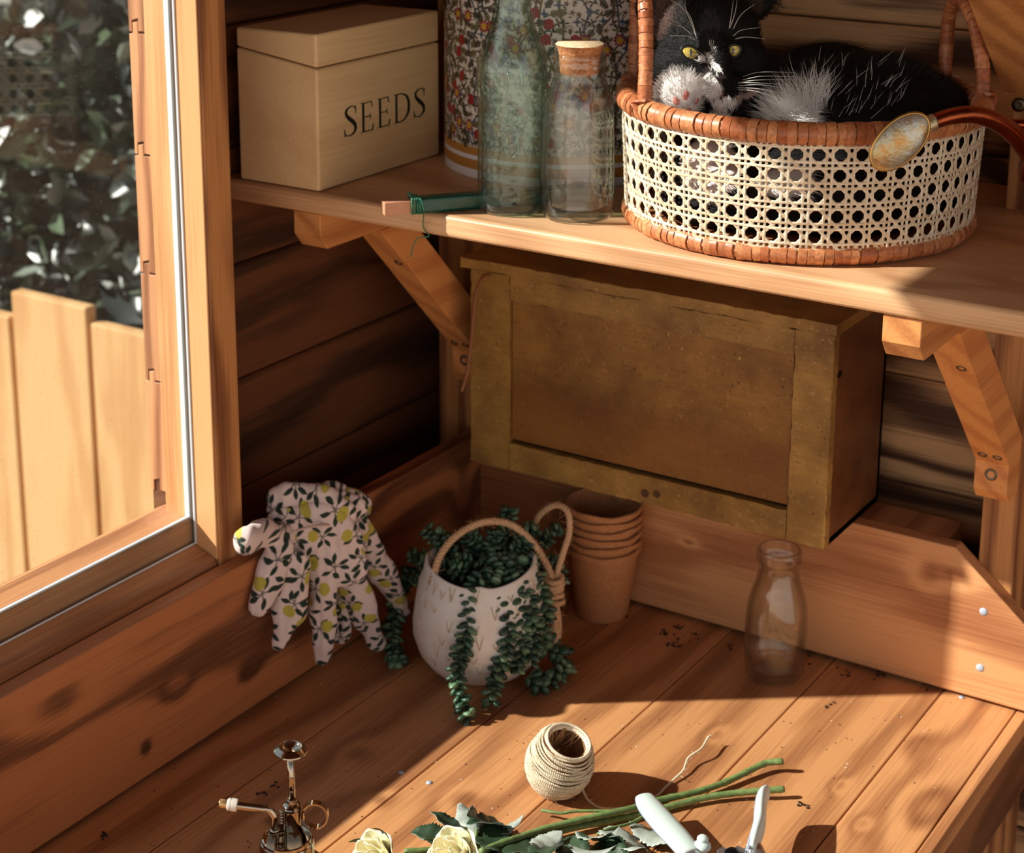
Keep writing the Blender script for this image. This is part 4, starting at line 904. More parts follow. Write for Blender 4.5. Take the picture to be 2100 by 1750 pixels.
# ------------------------------------------------------------------ gloves
leaves_ = []; rgl = random.Random(12)
def fabric(u, v):
    col = np.tile(np.array([.78, .62, .585]), (len(u), 1)); a_ = np.zeros(len(u))
    def put(w, c): nonlocal col; col = col*(1-w[:, None])+np.array(c)*w[:, None]
    S = .027
    for i in range(-2, 17):
        for j in range(-11, 12):
            r = random.Random(i*97+j*31+5); cu = (j+(.5 if i % 2 else 0))*S+r.uniform(-.004, .004); cv = i*S*.82+r.uniform(-.004, .004)
            du, dv = u-cu, v-cv; near = (np.abs(du) < .02) & (np.abs(dv) < .02)
            if not near.any(): continue
            a0 = r.uniform(0, 6.28); w = np.zeros(len(u))
            lw_ = np.zeros(len(u)); lx, ly = .0048, .0060
            ca, sa = math.cos(a0), math.sin(a0); x = du*ca+dv*sa; y = -du*sa+dv*ca
            if (i+j) % 4 != 0: lw_ = np.clip((1-np.sqrt(((x-.004)/lx)**2+(y/ly)**2))/.16+.5, 0, 1)*near
            for k in range(6):
                an = a0+k*1.13+r.uniform(-.3, .3); rr_ = .0085; L = .0050; W = .0021
                lx0, ly0 = -.004+rr_*math.cos(an), rr_*math.sin(an); an2 = an+r.uniform(-.6, .6); cx2, sx2 = math.cos(an2), math.sin(an2)
                xx = (x-lx0)*cx2+(y-ly0)*sx2; yy = -(x-lx0)*sx2+(y-ly0)*cx2; t = xx/L
                ww = W*(1-np.clip(t, -1, 1)**2); w = np.maximum(w, np.clip((ww-np.abs(yy))/.0005+.5, 0, 1)*(np.abs(t) < 1)*near)
                # twig
                tt = np.clip(((x+.004)*math.cos(an)+y*math.sin(an))/rr_, 0, 1); ds = np.hypot(x+.004-tt*rr_*math.cos(an), y-tt*rr_*math.sin(an)); w = np.maximum(w, np.clip((.00055-ds)/.0004+.5, 0, 1)*near*.8)
            put(w, (.022, .040, .028)); put(lw_, (.50, .42, .07))
    return np.c_[col, np.ones(len(u))]
M_GLOVE = attr_mat('glove_fabric', .85, .15, sheen=.2, bump=(700, .3, .0004))
def cloth(name, items, parent, voxel=.0017, hem=None, sh=0.0):
    me = blob(items, voxel, 5)
    bm = bmesh.new(); bm.from_mesh(me); bmesh.ops.subdivide_edges(bm, edges=bm.edges, cuts=1, use_grid_fill=True); bm.normal_update()
    for v_ in bm.verts:
        p = v_.co; nn = v_.normal; h = noise.noise(p*42)*.0042+noise.noise(Vector((p.x*140+p.y*90, p.z*30, 2)))*.0013
        v_.co = p+nn*h
    bm.to_mesh(me); bm.free()
    return mesh_part(name, me, M_GLOVE, parent, tint=lambda co: fabric(co@np.array(HR)+sh, co[:, 2]+co@np.array(HA)*-.25))
def GX(px, py, dx=0.0): return hit(px, py, x=.016+.026*max(0, (px-540)/300)+dx)
MF = Matrix.Rotation(VIEWROT+PI/2, 3, 'Z')     # local x = away from the camera: the flat direction of the cloth
gl = thing('garden_glove', 'lemon printed garden glove hanging fingers down over the left skirting board', 'glove', GX(650, 1090), 'pair of lemon printed garden gloves')
g2 = thing('garden_glove', 'second lemon printed garden glove underneath, its thumb lying on the sill in the sun', 'glove', GX(600, 1110, -.012), 'pair of lemon printed garden gloves')
def EL(px, py, dx, rw, rh, th, rot=0): return ('e', GX(px, py, dx), (th, rw, rh), MF@Matrix.Rotation(rot, 3, 'X'))
def CP(a, b, ra, rb, fl=.5): return ('c', GX(*a), GX(*b), ra, rb, MF, fl)
itm = [EL(655, 1120, 0, .041, .036, .0105), EL(668, 1150, .002, .040, .026, .0105), EL(640, 1090, -.003, .040, .030, .0105), EL(705, 1105, 0, .024, .030, .009, .5),
 CP((610, 1160, .004), (594, 1250, .003), .0135, .0158), CP((594, 1250, .003), (572, 1322, .002), .0158, .0075),
 CP((660, 1165, .006), (665, 1275, .005), .0125, .0140), CP((665, 1275, .005), (661, 1353, .003), .0140, .0080),
 CP((708, 1160, .004), (742, 1248, .004), .0135, .0155), CP((742, 1248, .004), (770, 1314, .004), .0155, .0090),
 CP((735, 1090, .002), (784, 1172, .002), .0150, .0145), CP((784, 1172, .002), (829, 1256, .004), .0145, .0070)]
cloth('palm', itm, gl, voxel=.0016)
cloth('cuff', [EL(640, 1052, -.006, .042, .020, .010), EL(668, 1045, -.006, .038, .020, .010), EL(625, 1022, -.012, .034, .016, .010), EL(668, 1018, -.012, .030, .014, .010), EL(700, 1062, -.004, .026, .020, .009)], gl, voxel=.0016)
MB().tube(spline([GX(598, 1092, .0105), GX(640, 1080, .0125), GX(690, 1078, .0125), GX(722, 1092, .0105)], 6), .0013, 8).build('cuff_seam', plain('glove_seam', (206, 176, 166), .85, bump=(900, .4)), gl, smooth=True)
itm = [EL(600, 1110, -.013, .034, .034, .006), CP((572, 1125, -.006), (552, 1185, -.005), .0125, .0140), CP((552, 1185, -.005), (530, 1245, -.003), .0140, .0085),
 CP((688, 1190, -.010), (700, 1300, -.008), .0120, .0100, .45),
 ('c', hit(590, 1100, x=.004), hit(548, 1096, x=.006), .0115, .0125, MF, .8), ('c', hit(548, 1096, x=.006), hit(502, 1108, x=.008), .0125, .0115, MF, .85)]
cloth('palm', itm, g2, voxel=.0016, sh=.011)
cloth('cuff', [EL(708, 1030, -.020, .026, .014, .006), EL(722, 1040, -.018, .018, .014, .006)], g2, voxel=.0016)
# ------------------------------------------------------------------ planter with trailing succulent and rope handle
c = hit(984, 1404, z=0)+HA*.032; c.z = 0
pl = thing('succulent_planter', 'white ceramic owl shaped planter with rope handle and trailing dark green succulent', 'planter', c)
zr2 = zat(985, 1152, c); R3 = .0635
M_CER = NT('ceramic_white'); o_ = M_CER.n('TexCoord').outputs['Object']
M_CER.bsdf(**{'Base Color': M_CER.mix(M_CER.ramp(M_CER.noise(o_, 30, 4, .6), [(.4, 0.0), (.75, .6)]), rgb(238, 232, 226), rgb(216, 194, 170)), 'Roughness': .5, 'Specular IOR Level': .4}); M_CER.bump(M_CER.noise(o_, 260, 3, .6), .25, .0008)
thl = math.atan2(-HR.y, -HR.x)
def wobp(q, th):
    k = max(0, (q.z-zr2*.72)/(zr2*.28)); return Vector((q.x, q.y, q.z+k*(.0042*math.cos(2*(th-thl))+.003*max(0, math.cos(4*(th-thl)))**6)))
prof = [(.0001, 0), (.028, 0), (.036, .001), (.048, .008), (.058, .022), (R3, .040), (R3, .052), (.0612, .070), (.0578, .088), (.0535, zr2-.012), (.0512, zr2-.001), (.0500, zr2+.0004), (.0482, zr2-.001), (.0490, zr2-.012), (.054, .085), (.056, .06), (.045, .02), (.0001, .015)]
mb = MB().lathe(prof, c, 64, wob=wobp)
def prad(z): 
    for (r0, z0), (r1, z1) in zip(prof[:11], prof[1:12]):
        if z0 <= z <= z1: return r0+(r1-r0)*(z-z0)/(z1-z0+1e-9)
    return .05
acm = math.atan2(CAM.y-c.y, CAM.x-c.x); rpv = random.Random(4)
for row in range(6):
    z = .024+row*.0135
    for k in range(-7, 8):
        a_ = acm+(k+(.5 if row % 2 else 0))*.20+rpv.uniform(-.02, .02)
        if rpv.random() < .35: continue
        for sg in (-1, 1):
            q = []
            for t in (0, .5, 1): zz = z+(.0095+.004*math.sin(k*3+row))*t; aa = a_+sg*.055*t; rr_ = prad(zz)+.0001; q.append((c.x+rr_*math.cos(aa), c.y+rr_*math.sin(aa), zz))
            mb.tube(q, [.0006, .0006, .0003], 5, mi=1)
pot = mb.build('pot', [M_CER.m, plain('incised_mark', (212, 190, 166), .7)], pl, smooth=True)
MB().lathe([(.0001, zr2-.016), (.0485, zr2-.014), (.047, zr2-.022), (.0001, zr2-.022)], c, 40).build('soil', plain('potting_soil', (40, 28, 20), .95, bump=(300, .8, .003)), pl)
M_JUTE = plain('jute_rope', (212, 172, 134), .9, spec=.1, bump=(700, .7, .001), var=.12)
def rope(mb, P, R, pitch, strands=3, n=7):
    S = resample(P, R*.55); t0 = None; L = 0
    Ns = []; prev = None
    for i, p in enumerate(S):
        t = (S[min(i+1, len(S)-1)]-S[max(i-1, 0)]).normalized(); a = prev if prev else t.orthogonal(); a = (a-t*a.dot(t)).normalized(); prev = a; Ns.append((a, t.cross(a)))
    for s_ in range(strands):
        Q = []; L = 0
        for i, p in enumerate(S):
            if i: L += (S[i]-S[i-1]).length
            ph = 2*PI*(L/pitch+s_/strands); a, b = Ns[i]; Q.append(p+(a*math.cos(ph)+b*math.sin(ph))*R*.50)
        mb.tube(Q, R*.56, n)
def fuzz(mb, P, R, k, L=.004, rnd=random.Random(9)):
    S = resample(P, .002)
    for i in range(k):
        p = rnd.choice(S); d = Vector((rnd.gauss(0, 1), rnd.gauss(0, 1), rnd.gauss(0, 1))).normalized(); e = Vector((rnd.gauss(0, 1), rnd.gauss(0, 1), rnd.gauss(0, 1)))*.4
        mb.tube([p+d*R*.7, p+d*(R+L*.4)+e*L*.5, p+d*(R+L*.6)+e*L*1.5], .00013, 3, caps=False)
dc = (c-CAM).dot(FW)
mb = MB(); p1 = spline([atd(*v) for v in ((897, 1190, dc-.036), (886, 1204, dc-.046), (890, 1180, dc-.050), (903, 1140, dc-.046), (935, 1100, dc-.036), (985, 1073, dc-.024), (1035, 1072, dc-.016), (1075, 1095, dc-.012), (1108, 1135, dc-.010), (1130, 1180, dc-.012), (1134, 1215, dc-.014), (1134, 1250, dc-.014), (1139, 1285, dc-.014), (1137, 1322, dc-.014))], 10)
rope(mb, p1, .0036, .011); fuzz(mb, p1, .0036, 260)
p2_ = spline([atd(*v) for v in ((1092, 1120, dc+.040), (1090, 1090, dc+.040), (1108, 1055, dc+.030), (1140, 1036, dc+.012), (1164, 1050, dc), (1168, 1090, dc-.004), (1155, 1135, dc-.008), (1142, 1180, dc-.010), (1140, 1230, dc-.014), (1146, 1280, dc-.010), (1143, 1318, dc-.010))], 10)
rope(mb, p2_, .0032, .010); fuzz(mb, p2_, .0032, 220)
mb.build('rope_handle', M_JUTE, pl, smooth=True)
mb = MB()
for k in range(5):
    py = 1186+k*11.5; cc_ = atd(1136, py, dc-.013); rr_ = .0078+.0006*math.sin(k*2); q = [cc_+HR*rr_*math.cos(t)+HA*rr_*math.sin(t)+UP*(.0014*math.sin(t+k)) for t in [2*PI*i/18 for i in range(19)]]
    rope(mb, q, .0026, .009); fuzz(mb, q, .0026, 40)
mb.build('rope_knot', M_JUTE, pl, smooth=True)
n = NT('succulent_leaf'); isl = n.n('NewGeometry').outputs['Random Per Island']
n.bsdf(**{'Base Color': n.ramp(isl, [(0.0, rgb(34, 60, 46)), (.6, rgb(58, 90, 68)), (1.0, rgb(112, 142, 108))]), 'Roughness': .33, 'Specular IOR Level': .55}); M_SUC = n.m; M_SUCS = plain('succulent_stem', (70, 84, 50), .6)
rs = random.Random(21)
def trail(pts, L=.0062, step=.0034, sc0=1.0, sc1=.7, per=2, parent=pl, fan=1.0):
    S = [Vector((p.x, p.y, max(p.z, .0062))) for p in resample(spline([atd(*p) for p in pts], 8), step)]; mb = MB(); mb.tube(S, .0012, 6, mi=1); prev = None
    for i, p in enumerate(S):
        t = (S[min(i+1, len(S)-1)]-S[max(i-1, 0)]).normalized(); a = prev if prev else t.orthogonal(); a = (a-t*a.dot(t)).normalized(); prev = a; b = t.cross(a)
        s_ = sc0+(sc1-sc0)*i/len(S)
        for k in range(per):
            th = i*1.25+k*2*PI/per+rs.uniform(-.25, .25); d = a*math.cos(th)+b*math.sin(th)
            ax = (d*fan+t*rs.uniform(.15, .6)-UP*.1).normalized(); l = L*s_*rs.uniform(.85, 1.15); M_ = frame(ax, t)
            mb.ell(p+ax*l*.62, (l*.44, l*.25, l*.52), M_, 8, 6)
    return mb.build('trailing_stem', [M_SUC, M_SUCS], parent, smooth=True)
D = dc
front = [
 [(1010, 1150, D-.01), (1010, 1166, D-.035), (1010, 1185, D-.050), (975, 1200, D-.062), (962, 1235, D-.070), (958, 1285, D-.076), (948, 1335, D-.078), (938, 1370, D-.080), (936, 1400, D-.084), (948, 1440, D-.092), (958, 1476, D-.098)],
 [(1020, 1150, D-.01), (1020, 1166, D-.035), (1020, 1190, D-.046), (1012, 1210, D-.058), (1030, 1250, D-.066), (1042, 1300, D-.070), (1032, 1350, D-.070), (1018, 1385, D-.072), (1008, 1440, D-.080)],
 [(1045, 1150, D-.01), (1045, 1166, D-.035), (1045, 1170, D-.040), (1068, 1200, D-.052), (1090, 1250, D-.056), (1098, 1310, D-.056), (1088, 1355, D-.056)],
 [(1040, 1150, D-.01), (1040, 1166, D-.035), (1040, 1180, D-.040), (1052, 1215, D-.056), (1066, 1265, D-.060), (1070, 1320, D-.062), (1062, 1370, D-.062)],
 [(1080, 1150, D-.01), (1080, 1166, D-.035), (1080, 1170, D-.030), (1105, 1210, D-.034), (1118, 1260, D-.036), (1112, 1320, D-.038)],
 [(1085, 1385, D-.050), (1110, 1400, D-.044), (1140, 1390, D-.036), (1160, 1370, D-.030)], [(1120, 1320, D-.02), (1150, 1340, D-.014), (1160, 1375, D-.012)],
 [(1060, 1160, D-.02), (1090, 1180, D-.022), (1110, 1220, D-.026), (1120, 1265, D-.028)],
 [(850, 1170, D+.03), (822, 1200, D+.03), (808, 1260, D+.02), (806, 1330, D+.012), (812, 1385, D+.008), (815, 1415, D+.006)]]
for f in front: trail(f, L=.0118, step=.0037, sc1=.78)
top = [
 [(990, 1160, D), (1020, 1110, D+.01), (1040, 1070, D+.015), (1043, 1045, D+.015)], [(960, 1160, D), (915, 1130, D), (890, 1105, D+.005), (876, 1085, D+.005)], [(950, 1170, D-.02), (915, 1120, D-.01), (900, 1100, D)],
 [(1020, 1150, D), (1060, 1130, D-.01), (1078, 1112, D-.01)], [(1040, 1150, D+.02), (1090, 1130, D+.03), (1130, 1098, D+.035), (1145, 1085, D+.035)], [(980, 1170, D-.03), (955, 1155, D-.036), (938, 1150, D-.04)],
 [(930, 1160, D+.02), (880, 1150, D+.03), (845, 1140, D+.03)], [(920, 1170, D+.02), (860, 1175, D+.03), (840, 1195, D+.03)], [(1000, 1170, D-.02), (1030, 1160, D-.03), (1055, 1175, D-.04)], [(1000, 1150, D), (1010, 1120, D-.01), (1015, 1095, D-.01)],
 [(970, 1150, D), (965, 1115, D), (955, 1090, D)], [(1010, 1170, D-.01), (1045, 1185, D-.03), (1075, 1205, D-.04), (1085, 1235, D-.045)], [(1030, 1170, D), (1075, 1160, D), (1105, 1175, D), (1125, 1200, D)], [(960, 1170, D-.02), (950, 1175, D-.03), (930, 1172, D-.036)], [(940, 1150, D), (925, 1160, D-.01), (905, 1165, D-.02)], [(1000, 1140, D+.01), (1060, 1105, D+.02), (1095, 1085, D+.02)], [(980, 1150, D), (990, 1125, D-.01), (970, 1105, D-.01)], [(960, 1155, D+.01), (930, 1130, D+.01), (925, 1100, D+.01)], [(1050, 1160, D), (1100, 1150, D), (1140, 1160, D), (1150, 1190, D)], [(985, 1165, D-.02), (1000, 1180, D-.035), (1025, 1200, D-.048)], [(990, 1140, D), (1035, 1130, D), (1070, 1140, D-.01), (1095, 1165, D-.015)]]
for i, f in enumerate(top): trail(f, L=.0105, step=.0034, sc0=1.0, sc1=.8, per=3 if i % 3 == 0 else 2)
# ------------------------------------------------------------------ ball of twine
M_TW = plain('twine', (236, 216, 188), .9, spec=.1, bump=(900, .7, .0008), var=.10); M_TWD = plain('twine_inside', (128, 86, 52), .95, bump=(500, .8, .001), var=.2)
bc = hit(1147, 1566, z=.0275); tw = thing('twine_ball', 'ball of pale jute twine with hollow top, on the sunlit bench boards', 'twine', (bc.x, bc.y, 0))
AX = (UP*1.0+HR*.30-HA*.30).normalized(); FB = frame(AX, HR)
def bprof(t): return .0292*math.sin(PI*(.12+.70*t))**.62*(1-.10*t), -.0255+.052*t
rt2 = random.Random(2); mb = MB()
mb.lathe([(.0001, -.0245)]+[(bprof(t)[0]*.93, bprof(t)[1]) for t in [i/14 for i in range(15)]]+[(.0185, .0262), (.0165, .018), (.014, .006), (.0001, .0)], bc, 32, M=FB)
mb.build('core', M_TWD, tw, smooth=True)
def bpt(t, th, k=1.0): r, z = bprof(t); return bc+FB@Vector((r*k*math.cos(th), r*k*math.sin(th), z*k))
mb = MB()
for i in range(34):
    t0 = .03+.93*i/33; am = rt2.uniform(.0, .05); ph = rt2.uniform(0, 6.28); P = [bpt(min(.995, max(.0, t0+am*math.sin(th+ph))), th, 1.0+.012*math.sin(5*th+i)) for th in [2*PI*k/40 for k in range(40)]]
    rope(mb, P+[P[0]], .00098, .0034, 2, 5)
for i in range(16):    # crossing diagonal turns on the left flank
    a0 = math.pi*.80+i*.05; P = [bpt(.03+.90*t, a0+1.1*t*t, 1.045) for t in [k/16 for k in range(17)]]; rope(mb, P, .00098, .0034, 2, 5)
for i in range(5):
    P = [bpt(.985-.0, th, 1.0-.022*i)+AX*(.001-.0003*i) for th in [2*PI*k/30 for k in range(30)]]; mb.tube(P, .0012, 6, closed=True)
wd_ = mb.build('windings', M_TW, tw, smooth=True)
mb = MB()
for i in range(46):
    th = rt2.uniform(0, 6.28); r = .0165; p = bc+FB@Vector((r*math.cos(th), r*math.sin(th), .024)); q = bc+FB@Vector((r*.8*math.cos(th+.5), r*.8*math.sin(th+.5), .006)); m_ = (p+q)/2+Vector((rt2.gauss(0, .002), rt2.gauss(0, .002), rt2.gauss(0, .002)))
    mb.tube(spline([p, m_, q], 4), rt2.uniform(.0003, .0009), 5)
S = [bpt(t, th) for t in (.2, .4, .6, .8, .95) for th in [k*.4 for k in range(16)]]; 
for i in range(200):
    p = rt2.choice(S); d = (p-bc).normalized(); e = Vector((rt2.gauss(0, 1), rt2.gauss(0, 1), rt2.gauss(0, 1)))*.0012; mb.tube([p+d*.001, p+d*.002+e, p+d*.0025+e*2.2], .0001, 3, caps=False)
mb.build('frayed_fibres', [plain('twine_fibre', (176, 130, 84), .95)], tw, smooth=True)['kind'] = 'stuff'
pz = [(1196, 1598, .022), (1196, 1622, .008), (1212, 1646, .0016), (1240, 1658, .0014), (1290, 1655, .0014), (1345, 1634, .0014), (1368, 1612, .0018), (1400, 1582, .004), (1412, 1555, .007), (1438, 1536, .009), (1452, 1514, .010), (1458, 1510, .010)]
mb = MB(); P = spline([hit(px, py, z=z) for px, py, z in pz], 10); rope(mb, P, .00105, .004, 2, 5); fuzz(mb, P, .0008, 90, .0022); mb.build('loose_end', M_TW, tw, smooth=True)
# ------------------------------------------------------------------ plant mister
M_CHR = plain('polished_metal', (176, 162, 144), .05, 1.0); M_NZ = plain('nozzle_ring', (226, 216, 204), .4); M_BR = plain('nozzle_brass', (196, 160, 110), .3, .8)
ZC = .122; mc = hit(588, 1716, z=ZC); ms = thing('plant_mister', 'polished metal plant mister with thumb pump, ring handle and bent spray nozzle', 'mister', (mc.x, mc.y, 0)); rc = 50.5/pxm(mc)
MB().lathe([(.0001, 0), (.034, 0), (.037, .003), (.0375, .06), (.034, .084), (.026, .098), (.0185, .102), (.0001, .102)], (mc.x, mc.y, .0002), 48).build('reservoir', M_CHR, ms, smooth=True, angle=40)
MB().lathe([(.0001, ZC-.020), (rc+.0012, ZC-.020), (rc+.0016, ZC-.016), (rc+.0018, ZC-.006), (rc+.0010, ZC-.003), (rc+.0002, ZC-.0026), (rc, ZC-.0006), (rc-.0008, ZC), (rc-.0015, ZC-.0004), (.0001, ZC-.0002)], (mc.x, mc.y, 0), 56).build('cap', M_CHR, ms, smooth=True, angle=35)
bp = hit(600, 1697, z=ZC); zz = lambda py: zat(600, py, bp); s_ = 1/pxm((bp.x, bp.y, ZC+.03)); zB = zz(1650); zD = zz(1538)
MB().lathe([(.0001, ZC-.001), (17.5*s_, ZC-.001), (17.5*s_, zB-.0035), (19*s_, zB-.0035), (19.5*s_, zB-.002), (18*s_, zB-.0012), (18.5*s_, zB), (15*s_, zB+.0012), (11*s_, zB+.0016), (10.5*s_, zB+.0036), (8*s_, zB+.0040), (.0001, zB+.004)], (bp.x, bp.y, 0), 36).build('pump_barrel', M_CHR, ms, smooth=True, angle=35)
MB().lathe([(7.6*s_, zB), (7.6*s_, zD-.003)], (bp.x, bp.y, 0), 24).build('pump_rod', M_CHR, ms, smooth=True)
td = Matrix.Rotation(.05, 3, 'Y')
MB().lathe([(.0001, -.0040), (9*s_, -.0036), (30*s_, -.0024), (34.5*s_, -.0010), (34*s_, -.0002), (25*s_, .0022), (23.5*s_, .0024), (20*s_, .0006), (12*s_, -.0008), (.0001, -.0014)], (bp.x, bp.y, zD), 40, M=td).build('thumb_disc', M_CHR, ms, smooth=True, angle=35)
np_ = hit(563, 1704, z=ZC); nz_ = lambda py: zat(563, py, np_); zb2 = nz_(1672)
P = [np_, Vector((np_.x, np_.y, zb2-.004)), Vector((np_.x, np_.y, zb2))-HR*.0004, Vector((np_.x, np_.y, nz_(1660)))-HR*.0035]+[Vector((np_.x, np_.y, nz_(1660)))-HR*x+UP*(x-.0035)*.13 for x in (.008, .016, .026, .0275)]
MB().tube(spline(P, 6), 8.0*s_, 16).lathe([(11*s_, 0), (11*s_, .0012), (8*s_, .0022)], np_, 20).build('spray_pipe', M_CHR, ms, smooth=True)
e_ = P[-1]; dr = (P[-1]-P[-3]).normalized(); FN = frame(dr)
MB().lathe([(8*s_, -.003), (12.5*s_, -.0025), (13*s_, -.001), (13*s_, .0012), (10*s_, .0016), (12.3*s_, .0020), (12.3*s_, .0034), (9*s_, .0042)], e_, 24, M=FN).build('nozzle_collar', M_NZ, ms, smooth=True, angle=30)
MB().lathe([(8.5*s_, .003), (9*s_, .0040), (9*s_, .0088), (8*s_, .0094), (2*s_, .0092), (1.5*s_, .008), (.0001, .008)], e_, 24, M=FN).build('nozzle', M_BR, ms, smooth=True, angle=30)
rc_ = hit(600, 1672, y=bp.y); rz = zat(647, 1672, bp); cr_ = Vector((bp.x, bp.y, rz))+HR*(47*s_)
P = [cr_+HR*math.cos(t)*26*s_+UP*math.sin(t)*26*s_/.93 for t in [2*PI*k/40 for k in range(40)]]
vs = []; mbr = MB()
for p in P:
    d = (p-cr_).normalized(); vs += [p-HA*.0026+d*.0006, p+HA*.0026+d*.0006, p+HA*.0026-d*.0006, p-HA*.0026-d*.0006]
mbr.add(vs, [(4*i+k, 4*i+(k+1) % 4, (4*((i+1) % 40))+(k+1) % 4, (4*((i+1) % 40))+k) for i in range(40) for k in range(4)])
mbr.build('finger_ring', M_CHR, ms, smooth=True, angle=40)
mbs = MB()
for k in range(5): mbs.ell(Vector((bp.x, bp.y, ZC+.004+k*.0022))-HR*(22*s_)-HA*.001, (.0016, .0016, .0014), nu=10, nv=6)
mbs.build('valve_screw', M_CHR, ms, smooth=True)
# ------------------------------------------------------------------ yellow roses
def leaf_mat(nm, c1):
    n = NT(nm); o_ = n.n('TexCoord').outputs['Object']
    f = n.noise(o_, 90, 3, .6); a = n.mix(f, rgb(*c1), rgb(*[int(v*.7) for v in c1]))
    n.bsdf(**{'Base Color': a, 'Roughness': .45, 'Specular IOR Level': .5}); n.bump(n.noise(o_, 300, 3, .6), .4, .0008); return n.m
M_RL = leaf_mat('rose_leaf', (58, 82, 56)); M_RLB = leaf_mat('rose_leaf_underside', (192, 200, 188)); M_ST = plain('rose_stem', (112, 134, 78), .5, bump=(200, .3), var=.15); M_STC = plain('cut_end', (70, 62, 40), .8)
n = NT('rose_petal'); isl = n.n('NewGeometry').outputs['Random Per Island']
n.bsdf(**{'Base Color': n.ramp(isl, [(0.0, rgb(246, 232, 170)), (1.0, rgb(252, 247, 224))]), 'Roughness': .6, 'Subsurface Weight': .15, 'Subsurface Scale': .005}); M_PET = n.m
rr5 = random.Random(31)
def rleaf(mb, px, py, z, ang, L, tilt, roll, W=.62, mi=0):
    """a toothed leaf: ang = direction of its tip on the bench (0 = picture right), tilt lifts the tip, roll turns it about its midrib"""
    c = hit(px, py, z=z); M_ = Matrix.Rotation(VIEWROT+ang, 3, 'Z')@Matrix.Rotation(-tilt, 3, 'Y')@Matrix.Rotation(roll, 3, 'X'); N = 26; vs = []; fs = []
    def wd(t): return W*L*.5*(math.sin(PI*min(1, t*.96+.02))**.8)*(1.12-.35*t)
    for i in range(N+1):
        t = i/N; w = wd(t)*(1+.07*((i*1.0) % 2*2-1)); x = (t-.5)*L; zc = -.10*L*(2*t-1)**2
        for k in (-1, -.5, 0, .5, 1):
            zz_ = zc+abs(k)*w*.28+.018*L*math.sin(t*22+abs(k)*2)*abs(k); q_ = c+M_@Vector((x+abs(k)*L*.03, k*w, zz_)); vs.append(Vector((q_.x, q_.y, max(q_.z, .0010+.0004*abs(k)))))
    for i in range(N):
        for k in range(4): fs.append((5*i+k, 5*i+k+1, 5*i+5+k+1, 5*i+5+k))
    mb.add(vs, fs, mi)
def rose(label, stem, head, leaves, twigs=()):
    h = hit(*head[:2], z=head[2]); g = thing('rose', label, 'rose', (h.x, h.y, 0), 'yellow roses laid on the bench')
    P = spline([hit(px, py, z=z) for px, py, z in stem], 8); mb = MB(); n_ = len(P)
    mb.tube(P, [.0027+.0005*max(0, math.sin(i*.9))**8 for i in range(n_)], 9)
    for tw_ in twigs: mb.tube(spline([hit(px, py, z=z) for px, py, z in tw_], 6), .0013, 7)
    so_ = mb.build('stem', M_ST, g, smooth=True)
    t = (P[0]-P[1]).normalized(); mb = MB().lathe([(.0001, .0004), (.0026, .0002), (.0027, -.0006)], P[0], 10, M=frame(t)); mb.build('cut_end', M_STC, g)
    # head: spiralling cupped petals opening away from the stem
    dr = (h-P[-1]); dr = dr.normalized() if dr.length > 1e-4 else -HR; FH = frame((dr+UP*.35).normalized()); R = head[3]; 
    for k in range(17):
        t = k/16; rad = R*(.16+.84*t**.9); th0 = k*2.4; half = .75+.25*t; hh = R*(1.15-.35*t); vs = []; fs = []; nu_, nv_ = 9, 7
        for i in range(nu_):
            for j in range(nv_):
                u = (i/(nu_-1)-.5)*2; v = j/(nv_-1); th = th0+u*half*(.35+.65*math.sin(PI*(.15+.85*v)/1.15)); r = rad*(.35+.75*math.sin(v*PI*.55))+R*.10*t*max(0, v-.75)*4+.0008*math.sin(u*6+k)
                z = -R*.55+hh*1.25*v*(1-.18*u*u*v)-R*.25*t*v*v; vs.append(h+FH@Vector((r*math.cos(th), r*math.sin(th), z)))
        fs = [(i*nv_+j, i*nv_+j+1, (i+1)*nv_+j+1, (i+1)*nv_+j) for i in range(nu_-1) for j in range(nv_-1)]
        vs = [Vector((v_.x, v_.y, max(v_.z, .0008))) for v_ in vs]; m_ = MB(); m_.add(vs, fs); pt = m_.build('petal', M_PET, g, smooth=True); sd_ = pt.modifiers.new('t', 'SOLIDIFY'); sd_.thickness = .0005
    mb = MB()
    for k in range(5):
        th = k*1.257+.4; q = [h+FH@Vector((R*.15*math.cos(th), R*.15*math.sin(th), -R*.62)), h+FH@Vector((R*.75*math.cos(th), R*.75*math.sin(th), -R*.45)), h+FH@Vector((R*1.12*math.cos(th), R*1.12*math.sin(th), R*.1)), h+FH@Vector((R*1.15*math.cos(th+.1), R*1.15*math.sin(th+.1), R*.5))]
        mb.tube(spline(q, 5), [.0030, .0034, .0036, .0036, .0035, .0033, .0032, .003, .0027, .0024, .0021, .0018, .0015, .0012, .0008, .0004], 7, flat=.2, up=FH@Vector((math.cos(th), math.sin(th), .2)))
    mb.build('sepals', M_RL, g, smooth=True)
    for lf in leaves:
        m_ = MB(); rleaf(m_, *lf); o = m_.build('leaf', [M_RLB, M_RL], g, smooth=True); sd_ = o.modifiers.new('t', 'SOLIDIFY'); sd_.thickness = .0003; sd_.material_offset = 1; sd_.offset = -1
